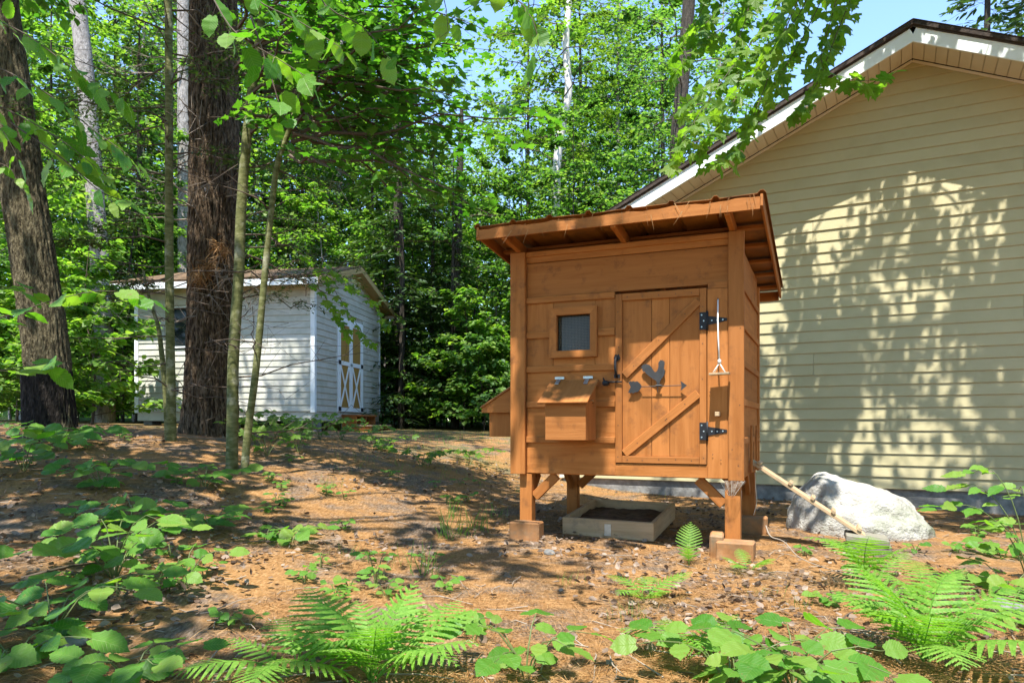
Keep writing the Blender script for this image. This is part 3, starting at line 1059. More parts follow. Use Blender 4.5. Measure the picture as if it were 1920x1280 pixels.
def build_swing():
    t = coop_thing('toy_swing', 'small wooden swing seat hanging on a white rope by the coop door', 'swing', 1.72, -0.08, 1.38)
    b = MB()
    b.tube([(-0.022, 0.088, 0.565), (-0.015, 0.02, 0.40), (-0.008, 0.0, 0.25), (0.0, -0.005, 0.095)], 0.0055, 7)
    b.tube([(0.0, -0.005, 0.105), (0.0, -0.005, 0.078)], [0.011, 0.014], 8)
    for sx in (-1, 1):
        for sy in (-1, 1):
            b.tube([(0, -0.005, 0.08), (sx * 0.042, sy * 0.035, 0.010)], 0.0035, 5)
    obj('rope', b.mesh('rope', ROPE, True), t)
    bd(t, 'seat', -0.072, 0.072, -0.052, 0.052, -0.008, 0.008, RAW_WOOD, 0.002, (0.02, -0.03, 0.03))
    b = MB()
    b.tube([(-0.022, 0.095, 0.567), (-0.022, 0.075, 0.572)], 0.004, 6)
    obj('nail', b.mesh('nail', BLACK_IRON), t)


build_swing()


def build_web():
    t = coop_thing('spider_web', 'dusty spider web funnel under the coop corner by the front leg', 'spider web', 1.80, 0.02, 0.50)
    m, nt, out = new_mat('dusty_web')
    L = nt.links.new
    d = N(nt, 'ShaderNodeBsdfDiffuse')
    d.inputs[0].default_value = (0.36, 0.31, 0.25, 1)
    tr = N(nt, 'ShaderNodeBsdfTransparent')
    v = coords(nt, (1, 1, 1), False)
    n = N(nt, 'ShaderNodeTexNoise', i_Scale=45.0, i_Detail=6.0)
    L(v, n.inputs['Vector'])
    mr = N(nt, 'ShaderNodeMapRange', i_1=0.35, i_2=0.75, i_3=0.03, i_4=0.5)
    L(n.outputs[0], mr.inputs[0])
    ms = N(nt, 'ShaderNodeMixShader')
    L(mr.outputs[0], ms.inputs[0])
    L(tr.outputs[0], ms.inputs[1])
    L(d.outputs[0], ms.inputs[2])
    L(ms.outputs[0], out.inputs[0])
    n1, n2 = 15, 8
    V = []
    for i in range(n1):
        a = -1 + 2 * i / (n1 - 1)
        for j in range(n2):
            f = j / (n2 - 1)
            w = 0.095 * (1 - 0.55 * f)
            V.append((a * w + 0.01 * (1 - f), -0.02 - 0.035 * math.sin(f * 2.6) * (1 - a * a) - 0.01, 0.088 - f * (0.125 - 0.045 * a * a)))
    Q = [[i * n2 + j, (i + 1) * n2 + j, (i + 1) * n2 + j + 1, i * n2 + j + 1] for i in range(n1 - 1) for j in range(n2 - 1)]
    obj('web_sheet', mesh_np('web_sheet', V, [Q], m, True), t)
    b = MB()
    for i in range(5):
        b.tube([(-0.09 + i * 0.045, -0.03, 0.09), (-0.02 + i * 0.01, -0.06, -0.02)], 0.0006, 3)
    obj('strand', b.mesh('strand', ROPE), t)['kind'] = 'stuff'


build_web()


def build_ramp():
    t = coop_thing('chicken_ramp', 'pale wooden chicken ramp with cleats leaning from the coop to the ground', 'ramp', CW, 0.70, 0.0)
    p0, p1 = Vector((-0.01, 0, 0.705)), Vector((0.87, 0.0, 0.115))
    bar(t, 'plank', p0, p1, 0.20, 0.026, RAW_WOOD, (0.55, 0, 0.83)).data.name = 'plank'
    d = (p1 - p0).normalized()
    nrm = Vector((-d.z, 0, d.x))
    for f in (0.06, 0.33, 0.52, 0.69, 0.90):
        q = p0.lerp(p1, f) + nrm * 0.027
        bar(t, 'cleat', q - Vector((0, 0.11, 0)), q + Vector((0, 0.11, 0)), 0.030, 0.026, RAW_WOOD, tuple(nrm))
    t2 = coop_thing('timber_block', 'weathered grey timber end lying under the foot of the chicken ramp', 'timber', 0, 0, 0)
    g = at(1622, 1022, 5.62)
    t2.location = (g.x, g.y, g1(g.x, g.y))
    t2.rotation_euler = (0.0, 0.0, COOP_ROT + 0.0)
    bd(t2, 'beam', -0.13, 0.17, -0.10, 0.22, -0.03, 0.085, GREY_WOOD, 0.006, (0, 0.08, 0.03), axis=0)
    bd(t2, 'slab', -0.14, 0.16, -0.11, 0.21, 0.087, 0.135, GREY_WOOD, 0.006, (0, 0.10, 0.02), axis=0)


build_ramp()


def build_tray():
    a = at(1053, 980, 6.30)
    t = thing('dust_bath_tray', 'shallow unpainted wooden tray of soil under the coop', 'tray', (0.435, 6.30, g1(0.435, 6.30) - 0.01), -math.radians(23))
    t.rotation_euler = (math.radians(4.5), math.radians(0.8), -math.radians(23))
    w, d, h, k = 0.79, 0.95, 0.155, 0.036
    bd(t, 'front_board', 0, w, 0, k, 0, h, RAW_WOOD, 0.004)
    bd(t, 'back_board', 0, w, d - k, d, 0, h, RAW_WOOD, 0.004)
    bd(t, 'side_board', 0, k, k + 0.001, d - k - 0.001, 0.002, h - 0.002, RAW_WOOD, 0.004)
    bd(t, 'side_board', w - k, w, k + 0.001, d - k - 0.001, 0.002, h - 0.002, RAW_WOOD, 0.004)
    bd(t, 'metal_plate', 0.375, 0.432, -0.004, -0.0005, 0.022, 0.122, GALV, 0.001)
    xs, ys = np.meshgrid(np.linspace(k, w - k, 30), np.linspace(k, d - k, 36), indexing='ij')
    zs = 0.045 + 0.035 * vnoise(xs, ys, 0.14) + 0.02 * vnoise(xs, ys, 0.05, 3) + 0.02 * np.sin(ys * 3)
    V = np.stack([xs, ys, zs], -1).reshape(-1, 3)
    Q = [[i * 36 + j, (i + 1) * 36 + j, (i + 1) * 36 + j + 1, i * 36 + j + 1] for i in range(29) for j in range(35)]
    obj('soil', mesh_np('soil', V, [Q], SOIL, True), t)


build_tray()


# ------------------------------------------------------------------ boulder
def build_boulder():
    import bmesh
    bm = bmesh.new()
    bmesh.ops.create_icosphere(bm, subdivisions=6, radius=1.0)
    for v in bm.verts:
        p = v.co.copy()
        x, y, z = p.x, p.y, p.z
        # tall rounded left shoulder, long slope to the right, blunt right end
        prof = 0.42 + 0.12 * math.exp(-((x + 0.55) / 0.45) ** 2) - 0.17 * max(0, x) ** 1.5
        q = Vector((math.copysign(abs(x) ** 0.8, x) * 0.61, math.copysign(abs(y) ** 0.85, y) * 0.42, math.copysign(abs(z) ** 0.72, z) * prof))
        n1 = mnoise.fractal(p * 1.3 + Vector((3, 1, 7)), 1.0, 2.0, 4)
        n2 = mnoise.fractal(p * 5.0 + Vector((9, 4, 2)), 0.9, 2.1, 5)
        cr = mnoise.ridged_multi_fractal(p * 1.7 + Vector((5.2, 2.1, 0.4)), 1.0, 2.0, 3, 1.0, 2.0)
        crack = max(0, cr - 1.55) * 0.06
        ledge = 0.05 * math.tanh(8 * (z - 0.28 - 0.35 * x + 0.12 * math.sin(5 * x))) * max(0, -y) * (1 if x > -0.35 else 0.2)
        q += p * (0.045 * n1 + 0.014 * n2 - crack) + Vector((0, ledge, 0))
        v.co = q
    me = bpy.data.meshes.new('boulder')
    bm.to_mesh(me)
    bm.free()
    for p in me.polygons:
        p.use_smooth = True
    m = surface('pale_granite', [(0.25, (0.17, 0.16, 0.13)), (0.42, (0.33, 0.315, 0.275)), (0.6, (0.45, 0.435, 0.39)), (0.8, (0.52, 0.505, 0.465))], (1, 1, 1), 3.8, 14.0, (0.85, 0.97), 0.9, 0.03, 0.0, False,
                dirt=((0.14, 0.155, 0.09), 2.1, 0.48, 0.70), fine=((1, 1, 1), 40.0))
    me.materials.append(m)
    o = obj('boulder', me, None, (3.22, 6.80, 0.02), (0.0, 0.06, -0.32))
    tag(o, 'large pale grey rounded boulder by the house wall', 'boulder')


build_boulder()


# ------------------------------------------------------------------ garden shed
def build_shed():
    th = math.radians(9)
    s = thing('garden_shed', 'white sided garden shed with double doors among the trees', 'shed', (-3.90, 14.40, 0.86), -th)
    Z = lambda z: z - 0.86
    L_, D, zb, ze, apex = 3.87, 3.82, 1.275, 3.90, 4.44
    slope = (apex - ze) / (D / 2)
    me = prism([(0.02, Z(zb)), (D - 0.02, Z(zb)), (D - 0.02, Z(ze) - 0.02), (D / 2, Z(apex) - 0.04), (0.02, Z(ze) - 0.02)], 0.013, L_ - 0.02)
    V = [(-v.co.y, v.co.x, v.co.z) for v in me.vertices]
    for v, q in zip(me.vertices, V):
        v.co = q
    me.materials.append(WHITE_SIDING)
    obj('wall_core', me, s)
    pitch = 0.127
    # window opening position on the long wall
    wx0, wx1, wz0, wz1 = -3.03, -2.05, 2.60, 3.36
    z = zb
    while z < ze - 0.02:
        z1 = min(z + pitch + 0.004, ze)
        if z1 > wz0 and z < wz1:
            siding_piece(s, -L_ + 0.07, wx0 - 0.05, -L_ + 0.07, wx0 - 0.05, Z(z), Z(z1), WHITE_SIDING)
            siding_piece(s, wx1 + 0.05, -0.07, wx1 + 0.05, -0.07, Z(z), Z(z1), WHITE_SIDING)
        else:
            siding_piece(s, -L_ + 0.07, -0.07, -L_ + 0.07, -0.07, Z(z), Z(z1), WHITE_SIDING)
        z += pitch
    d0, d1, dz0, dz1 = 1.13, 2.63, 1.285, 3.33
    z = zb
    while z < apex - 0.05:
        z1 = min(z + pitch + 0.004, apex - 0.02)
        a0 = 0.07 if z <= ze else max(0.07, (z - ze) / slope)
        a1 = 0.07 if z1 <= ze else max(0.07, (z1 - ze) / slope)
        if z < dz1:
            siding_piece(s, a0, d0 - 0.01, a1, d0 - 0.01, Z(z), Z(z1), WHITE_SIDING, 'y', 1)
            siding_piece(s, d1 + 0.01, D - a0, d1 + 0.01, D - a1, Z(z), Z(z1), WHITE_SIDING, 'y', 1)
        else:
            siding_piece(s, a0, D - a0, a1, D - a1, Z(z), Z(z1), WHITE_SIDING, 'y', 1)
        z += pitch
    bd(s, 'corner_post', -0.068, 0.024, -0.026, 0.0685, Z(zb) - 0.02, Z(ze), WHITE_PAINT, 0.004)
    bd(s, 'corner_post', -L_ - 0.02, -L_ + 0.068, -0.026, 0.06, Z(zb) - 0.02, Z(ze), WHITE_PAINT, 0.004)
    bd(s, 'corner_post', -0.06, 0.024, D - 0.0685, D + 0.02, Z(zb) - 0.02, Z(ze), WHITE_PAINT, 0.004)
    # window
    w = bd(s, 'window', wx0, wx1, -0.003, 0.012, Z(wz0), Z(wz1), GLASS_DARK, 0.001)
    for (x0, x1, z0, z1) in ((wx0 - 0.048, wx0, wz0 - 0.048, wz1 + 0.048), (wx1, wx1 + 0.048, wz0 - 0.048, wz1 + 0.048), (wx0, wx1, wz1, wz1 + 0.048), (wx0, wx1, wz0 - 0.048, wz0),
                             ((wx0 + wx1) / 2 - 0.02, (wx0 + wx1) / 2 + 0.02, wz0, wz1)):
        o = bd(w, 'frame', x0 + 0.001, x1 - 0.001, -0.030, -0.0035, Z(z0), Z(z1), WHITE_PAINT, 0.003)
        o.location -= w.location
    # doors
    mid = (d0 + d1) / 2
    for k, (a, b_) in enumerate(((d0 + 0.07, mid - 0.004), (mid + 0.004, d1 - 0.07))):
        d = bd(s, 'door', 0.0, 0.014, a, b_, Z(dz0 + 0.01), Z(dz1 - 0.07), TAN_PANEL, 0.002)

        def dpc(o):
            o.location -= d.location
            return o
        zr = 2.30
        for (y0, y1, z0, z1) in ((a, a + 0.085, dz0 + 0.01, dz1 - 0.07), (b_ - 0.085, b_, dz0 + 0.01, dz1 - 0.07)):
            dpc(bd(d, 'stile', 0.0145, 0.034, y0, y1, Z(z0), Z(z1), WHITE_PAINT, 0.002))
        for (z0, z1) in ((dz0 + 0.01, dz0 + 0.10), (zr, zr + 0.09), (dz1 - 0.155, dz1 - 0.07)):
            dpc(bd(d, 'rail', 0.0145, 0.033, a + 0.0855, b_ - 0.0855, Z(z0), Z(z1), WHITE_PAINT, 0.002))
        for (za, zc, dx) in ((dz0 + 0.12, zr - 0.02, 0.0), (zr - 0.02, dz0 + 0.12, 0.011)):
            dpc(bar(d, 'cross_brace', (0.020 + dx * 0.5, a + 0.10, Z(za)), (0.020 + dx * 0.5, b_ - 0.10, Z(zc)), 0.065, 0.010, WHITE_PAINT, (1, 0, 0)))
        ys = a if k == 0 else b_
        for zh in (dz0 + 0.07, zr + 0.05):
            dpc(bd(d, 'hinge', 0.0345, 0.042, ys - 0.09 if k else ys - 0.04, ys + 0.04 if k else ys + 0.09, Z(zh) - 0.045, Z(zh) + 0.045, BLACK_IRON, 0.001))
    bd(s, 'latch', 0.034, 0.05, mid - 0.05, mid + 0.05, Z(2.31), Z(2.36), GALV, 0.002)
    for (y0, y1, z0, z1) in ((d0 - 0.005, d0 + 0.066, dz0, dz1), (d1 - 0.066, d1 + 0.005, dz0, dz1), (d0 + 0.066, d1 - 0.066, dz1 - 0.066, dz1)):
        bd(s, 'door_casing', -0.005, 0.028, y0, y1, Z(z0), Z(z1), WHITE_PAINT, 0.003)
    # base beams and blocks
    bd(s, 'skid_beam', -0.15, 0.0, 0.02, D - 0.02, Z(1.09), Z(zb) - 0.002, WHITE_SIDING, 0.005)
    bd(s, 'skid_beam', -L_ + 0.02, -0.151, 0.02, 0.16, Z(1.09), Z(zb) - 0.002, WHITE_SIDING, 0.005)
    for y in (0.1, 1.9, 3.6):
        for x in (-0.22, -L_ + 0.1):
            bd(s, 'concrete_block', x, x + 0.2, y, y + 0.3, -0.15, Z(1.088), CONCRETE, 0.006)
    # roof
    ov, go = 0.42, 0.27
    ang = math.atan(slope)
    for sd in (1, -1):
        def P(run, dz, x):
            return (x, D / 2 - sd * run, Z(apex) - slope * run + dz)
        e = D / 2 + ov
        xm = (-L_ - go + go) / 2
        bar(s, 'roof', P(-0.01, 0.07, xm), P(e, 0.07, xm), 0.05, L_ + 2 * go, NEEDLE_ROOF, (1, 0, 0))
        bar(s, 'eave_fascia', P(e - 0.005, -0.02, -L_ - go + 0.01), P(e - 0.005, -0.02, go - 0.01), 0.02, 0.125, WHITE_PAINT, (0, 0, 1))
        bar(s, 'soffit', P(0.0, -0.012, xm), P(e - 0.02, -0.012, xm), 0.012, L_ + 2 * go - 0.03, SOFFIT_TAN, (1, 0, 0))
        for xx in (go, -L_ - go):
            bar(s, 'rake_board', P(-0.005, 0.0, xx), P(e, 0.0, xx), 0.12, 0.02, SOFFIT_TAN, (1, 0, 0))
    return s


SOFFIT_TAN = plain('tan_trim', (0.42, 0.30, 0.13), 0.6)
shed = build_shed()


def build_steps():
    th = math.radians(9)
    c_, s_ = math.cos(-th), math.sin(-th)
    x, y = 0.045, 1.28
    t = thing('wooden_steps', 'low brown wooden steps in front of the shed doors', 'steps', (-3.90 + c_ * x - s_ * y, 14.40 + s_ * x + c_ * y, 0.80), -th)
    w = 1.2
    for (x0, x1, zt) in ((0.0, 0.34, 0.43), (0.34, 0.68, 0.21)):
        bd(t, 'tread', x0 - 0.0, x1 + 0.03, -0.02, w + 0.02, zt - 0.035, zt, RAW_WOOD if zt < 0.3 else STAIN, 0.004)
        for yy in (0.0, w / 2 - 0.02, w - 0.04):
            bd(t, 'stringer', x0 + 0.005, x1 - 0.003, yy, yy + 0.04, -0.1, zt - 0.036, STAIN, 0.004)
    bd(t, 'base_board', 0.685, 0.85, -0.05, w + 0.05, -0.06, 0.03, RAW_WOOD, 0.005)


build_steps()

# ------------------------------------------------------------------ leaves
def _tm(V, T=(), Q=()):
    return np.array(V, dtype=float), np.array(T, dtype=int).reshape(-1, 3), np.array(Q, dtype=int).reshape(-1, 4)


LEAF_FAR = _tm([(0, 0, 0), (-.36, .45, .07), (0, 1, -.06), (.36, .45, .07)], [(0, 2, 1), (0, 3, 2)])
LEAF_MID = _tm([(0, 0, 0), (-.30, .22, .06), (-.38, .52, .05), (0, 1.0, -.10), (.38, .52, .05), (.30, .22, .06), (0, .5, -.01)],
               [(0, 6, 1), (1, 6, 2), (2, 6, 3), (3, 6, 4), (4, 6, 5), (5, 6, 0)])
_mp = [(0.03, 0.0), (0.22, -0.06), (0.40, 0.02), (0.30, 0.18), (0.44, 0.28), (0.62, 0.36), (0.50, 0.48), (0.50, 0.60), (0.26, 0.54), (0.22, 0.66), (0.26, 0.76), (0.11, 0.82), (0.0, 1.02)]
_mo = [(x, y) for x, y in _mp] + [(-x, y) for x, y in _mp[-2::-1]]


def _z(x, y):
    return 0.05 - 0.35 * (y - 0.4) ** 2 * 0.5 - 0.10 * abs(x) ** 1.4


_mv = [(x, y, _z(x, y)) for x, y in _mo] + [(0, 0.36, 0.02)]
LEAF_MAPLE = _tm(_mv, [(len(_mo), (i + 1) % len(_mo), i)[::-1] for i in range(len(_mo))])
_sm = [(0.0, 0.0), (0.34, 0.05), (0.28, 0.22), (0.56, 0.42), (0.27, 0.55), (0.20, 0.72), (0.0, 1.0)]
_so = _sm + [(-x, y) for x, y in _sm[-2:0:-1]]
LEAF_MAPLE_SMALL = _tm([(x, y, _z(x, y)) for x, y in _so] + [(0, .35, .02)], [(len(_so), i, (i + 1) % len(_so)) for i in range(len(_so))])
SPRAY = _tm([(0, 0, 0), (-.16, .3, .0), (-.10, .75, -.02), (0, 1, -.06), (.10, .75, -.02), (.16, .3, .0)], [], [(0, 5, 4, 1), (1, 4, 3, 2)])
NEEDLE = _tm([(-.035, 0, 0), (.035, 0, 0), (0, 1, -.03)], [(0, 1, 2)])


def round_leaf(seed, wide=0.42, teeth=13, tip=0.16, fold=0.10, droop=0.18, heart=0.08):
    """broad toothed leaf as a mesh of its own, blade one unit long"""
    r = random.Random(seed)
    n = teeth * 2
    rib, le, ri = [], [], []
    asym = r.uniform(-0.05, 0.05)
    for i in range(n + 1):
        t = i / n
        w = wide * (math.sin(PI * min(1, t * 0.93 + 0.07)) ** 0.72) * (1 - 0.25 * t)
        if t > 0.86:
            w *= max(0, (1 - t) / 0.14) ** 0.8
        tooth = (0.026 if i % 2 else -0.012) * (1 if 0.05 < t < 0.93 else 0)
        y = t + (tip * max(0, t - 0.86))
        dz = -droop * (t - 0.25) ** 2 + 0.012 * math.sin(t * 17 + seed)
        rib.append((0, y, dz))
        k = heart * math.exp(-t * 9)
        wl, wr = max(0, w * (1 + asym) + tooth), max(0, w * (1 - asym) + tooth)
        le.append((-wl, y - k, dz + fold * wl - 0.10 * wl * wl + 0.012 * math.sin(i * 2.2 + seed)))
        ri.append((wr, y - k, dz + fold * wr - 0.10 * wr * wr + 0.012 * math.sin(i * 1.7 + seed * 2)))
    V = rib + le + ri
    m = n + 1
    # pieces thinned: rib uses every second station
    T, Q = [], []
    for i in range(n):
        Q.append((i, m + i, m + i + 1, i + 1)[::-1])
        Q.append((i, i + 1, 2 * m + i + 1, 2 * m + i)[::-1])
    return np.array(V), Q


C_FG = [(0.045, 0.15, 0.012), (0.062, 0.18, 0.015), (0.085, 0.21, 0.02), (0.125, 0.24, 0.03), (0.16, 0.25, 0.035)]
C_MID = [(0.030, 0.105, 0.012), (0.045, 0.135, 0.016), (0.065, 0.165, 0.020), (0.10, 0.20, 0.03)]
C_BACK = [(0.038, 0.098, 0.026), (0.062, 0.14, 0.034), (0.095, 0.18, 0.044), (0.15, 0.22, 0.06)]
C_CON = [(0.026, 0.062, 0.018), (0.042, 0.085, 0.024), (0.07, 0.115, 0.03)]
C_YEL = [(0.06, 0.15, 0.022), (0.10, 0.20, 0.03), (0.15, 0.25, 0.045), (0.20, 0.28, 0.06)]
M_LEAF_FG = leaf_mat('broad_leaf', C_FG, 0.42, 0.5, 0.35)
M_LEAF_MAPLE = leaf_mat('maple_leaf', [(0.07, 0.155, 0.015), (0.10, 0.195, 0.02), (0.14, 0.23, 0.028)], 0.55, 0.45, 0.15)
M_LEAF_MID = leaf_mat('sapling_leaf', C_MID, 0.45, 0.5)
M_LEAF_BACK = leaf_mat('woodland_leaf', C_BACK, 0.5, 0.5)
M_LEAF_YEL = leaf_mat('bright_leaf', C_YEL, 0.5, 0.5)
M_LEAF_BIRCH = leaf_mat('birch_leaf', [(0.05, 0.10, 0.015), (0.09, 0.15, 0.025), (0.13, 0.19, 0.03)], 0.42, 0.45)
M_NEEDLE = leaf_mat('conifer_needle', C_CON, 0.2, 0.55)
M_FERN = leaf_mat('fern_green', [(0.10, 0.23, 0.025), (0.14, 0.28, 0.035), (0.18, 0.32, 0.05)], 0.45, 0.55)
M_DEAD_NEEDLE = leaf_mat('dead_needle', [(0.19, 0.08, 0.02), (0.29, 0.145, 0.045), (0.40, 0.25, 0.11)], 0.15, 0.7, tr_gain=(1, .9, .7))
M_LITTER = leaf_mat('dead_leaf', [(0.07, 0.045, 0.03), (0.13, 0.085, 0.055), (0.20, 0.145, 0.105), (0.29, 0.22, 0.165)], 0.12, 0.75, tr_gain=(1, .9, .7))
M_GRASS = leaf_mat('grass_blade', [(0.06, 0.15, 0.02), (0.10, 0.20, 0.03), (0.15, 0.24, 0.05)], 0.35, 0.5)


def bark(name, stops, ridge=(10, 10, 1.6), nscale=3.0, bump=0.9, dist=0.03, dirt=None):
    return surface(name, stops, ridge, nscale, 8.0, (0.85, 0.98), bump, dist, 0.0, True, 0.15, ((14, 14, 5), 4.0), 0.5, dirt)


BARK_PINE = bark('pine_bark', [(0.38, (0.030, 0.021, 0.013)), (0.48, (0.10, 0.066, 0.038)), (0.62, (0.20, 0.145, 0.092))], (14, 14, 3.2), 3.0, 1.0, 0.05)
BARK_OAK = bark('oak_bark', [(0.38, (0.04, 0.032, 0.018)), (0.48, (0.11, 0.09, 0.05)), (0.64, (0.20, 0.17, 0.10))], (16, 16, 4.0), 3.0, 1.0, 0.04)
BARK_MAPLE = bark('striped_bark', [(0.30, (0.05, 0.055, 0.018)), (0.5, (0.12, 0.125, 0.045)), (0.72, (0.22, 0.215, 0.11))], (3, 3, 9), 3.0, 0.5, 0.012, ((0.34, 0.33, 0.24), 5.0, 0.56, 0.76))
BARK_GREY = bark('grey_bark', [(0.3, (0.13, 0.115, 0.10)), (0.5, (0.30, 0.275, 0.25)), (0.75, (0.46, 0.43, 0.40))], (7, 7, 3), 3.0, 0.8, 0.03)
BARK_BIRCH = bark('birch_bark', [(0.28, (0.10, 0.085, 0.07)), (0.38, (0.50, 0.47, 0.43)), (0.75, (0.68, 0.65, 0.60))], (2, 2, 7), 2.2, 0.3, 0.01)
BARK_DARK = bark('dark_bark', [(0.3, (0.022, 0.018, 0.014)), (0.5, (0.06, 0.05, 0.038)), (0.75, (0.12, 0.10, 0.075))])
BARK_BLACK = bark('blackened_bark', [(0.38, (0.006, 0.005, 0.004)), (0.5, (0.018, 0.014, 0.011)), (0.68, (0.05, 0.042, 0.034))], (16, 16, 4.0), 3.0, 1.0, 0.04)
TWIG = plain('brown_twig', (0.085, 0.06, 0.04), 0.8)
TWIG_PALE = plain('dry_twig', (0.26, 0.21, 0.16), 0.85)
STEM_GREEN = plain('green_stem', (0.10, 0.13, 0.035), 0.6)


def rvec(n, s=1.0):
    return RNG.normal(0, s, (n, 3))


def curve_pts(P, n):
    """smooth path through control points"""
    P = np.asarray([tuple(p) for p in P], dtype=float)
    m = len(P)
    t = np.linspace(0, m - 1, n)
    i = np.clip(t.astype(int), 0, m - 2)
    f = (t - i)[:, None]
    p0, p1, p2, p3 = P[np.clip(i - 1, 0, m - 1)], P[i], P[i + 1], P[np.clip(i + 2, 0, m - 1)]
    return 0.5 * (2 * p1 + (p2 - p0) * f + (2 * p0 - 5 * p1 + 4 * p2 - p3) * f ** 2 + (3 * p1 - p0 - 3 * p2 + p3) * f ** 3)


def rough_trunk(P, radii, sides, n, mat, ridge_n=0, amp=0.0, flare=None, name='trunk', extra=None):
    """trunk with furrowed bark: plates stand proud of the grooves"""
    C = curve_pts(P, n)
    rr = np.interp(np.linspace(0, 1, n), np.linspace(0, 1, len(radii)), radii)
    a = np.arange(sides) / sides * 2 * PI
    A, H = np.meshgrid(a, np.arange(n))
    zz = C[:, 2][H]
    rad = rr[H].copy()
    if flare:
        h0, k, lob = flare
        fl = np.exp(-(zz - zz.min()) / h0) * k
        rad += rr[0] * fl * (0.65 + 0.35 * np.cos(A * lob + 0.7) + 0.25 * np.cos(A * 3 + 2))
    if ridge_n:
        wob = 1.2 * vnoise(A * 3, zz * 1.3, 1.0) + 0.6 * vnoise(A * 8, zz * 3, 1.0, 3)
        rp = np.abs(np.sin(A * ridge_n / 2 + 5 * wob))
        brk = vnoise(A * ridge_n * 0.5, zz * 7, 1.0, 9)
        rad += amp * (np.clip(rp * 1.6, 0, 1) - 0.6) * (0.6 + 0.8 * brk) + amp * 0.7 * (vnoise(A * ridge_n * 2, zz * 16, 1.0, 4) - 0.5)
    V = np.stack([C[:, 0][H] + np.cos(A) * rad, C[:, 1][H] + np.sin(A) * rad, zz], -1).reshape(-1, 3)
    i = np.arange(n - 1)[:, None] * sides
    j = np.arange(sides)[None, :]
    j2 = (j + 1) % sides
    Q = np.stack([i + j, i + j2, i + sides + j2, i + sides + j], -1).reshape(-1, 4)
    b = MB()
    b.add(V, Q)
    if extra:
        extra(b, C, rr)
    return b.mesh(name, mat, True)


# ------------------------------------------------------------------ whole trees
def limb_leaves(wood, leaf, start, az, L, rise, nt, nl, tmpl, size, r0, flat=0.35, droop=0.25, twig_len=0.42, sag=0.0):
    d = np.array([math.cos(az), math.sin(az), rise])
    t = np.linspace(0, 1, 7)[:, None]
    pts = np.array(start)[None] + d[None] * L * t + np.array([0, 0, -sag * L])[None] * t ** 2 + np.array([0, 0, 0.0])
    pts[1:] += RNG.normal(0, 0.03 * L, (6, 3))
    wood.tube(pts, np.linspace(r0, r0 * 0.18, 7), 5, False)
    for k in range(nt):
        u = RNG.uniform(0.22, 1.0)
        i = min(5, int(u * 6))
        b = pts[i] + (pts[i + 1] - pts[i]) * (u * 6 - i)
        sa = az + RNG.choice([-1, 1]) * RNG.uniform(0.35, 1.25)
        tl = L * twig_len * (1.15 - 0.6 * u) * RNG.uniform(0.6, 1.2)
        td = np.array([math.cos(sa), math.sin(sa), RNG.uniform(-0.15, 0.3) - 0.15 * u])
        wood.tube([b, b + td * tl * 0.55 + np.array([0, 0, 0.02]), b + td * tl], [r0 * 0.22, r0 * 0.14, r0 * 0.06], 3, False)
        m = max(3, int(nl * RNG.uniform(0.6, 1.3)))
        f = RNG.uniform(0.12, 1.08, m)
        pos = b[None] + td[None] * tl * f[:, None]
        lat = np.array([-math.sin(sa), math.cos(sa), 0.0])
        off = RNG.normal(0, 0.20 * tl, m)
        pos = pos + lat[None] * off[:, None] + np.stack([np.zeros(m), np.zeros(m), RNG.normal(0, 0.06 * tl + 0.02, m)], -1)
        fw = td[None] * 0.7 + lat[None] * np.sign(off)[:, None] * 0.8 + rvec(m, 0.45)
        fw[:, 2] = fw[:, 2] * 0.5 - droop
        up = np.array([0, 0, 1.0])[None] + rvec(m, flat)
        leaf.leaves(tmpl, pos, fw, up, size * RNG.uniform(0.65, 1.2, m))


def broadleaf_proto(name, H, r0, z0, Rmax, nlimb, nt, nl, tmpl, size, bark_m, leaf_m, shape='oval', lean=(0, 0), cat='tree', label='', group=None, sides=10, flat=0.45):
    t = thing(name, label, cat, (0, 0, 0), 0, group)
    wood, leaf = MB(), MB()
    path = curve_pts([(0, 0, -0.3), (lean[0] * .2 + .06, lean[1] * .2, H * .3), (lean[0] * .55 - .08, lean[1] * .55 + .08, H * .65), (lean[0], lean[1], H)], 14)
    wood.tube(path, np.linspace(r0, r0 * 0.12, 14), sides, False)
    for k in range(nlimb):
        f = (k + RNG.uniform(0, 1)) / nlimb
        z = z0 + (H - z0) * f * 0.97
        i = np.searchsorted(path[:, 2], z) - 1
        i = min(max(i, 0), 12)
        s = path[i] + (path[i + 1] - path[i]) * ((z - path[i, 2]) / (path[i + 1, 2] - path[i, 2]))
        prof = math.sin(PI * min(1, 0.15 + 0.8 * f)) ** 0.8 if shape == 'oval' else (1.05 - 0.8 * f)
        L = Rmax * prof * RNG.uniform(0.7, 1.2)
        limb_leaves(wood, leaf, s, k * 2.4 + RNG.uniform(-.5, .5), L, RNG.uniform(0.1, 0.55), nt, nl, tmpl, size, r0 * 0.28 * (1 - 0.5 * f), flat, twig_len=0.46)
    obj('trunk', wood.mesh('trunk', bark_m, True), t)
    obj('crown', leaf.mesh('crown', leaf_m), t)
    return t


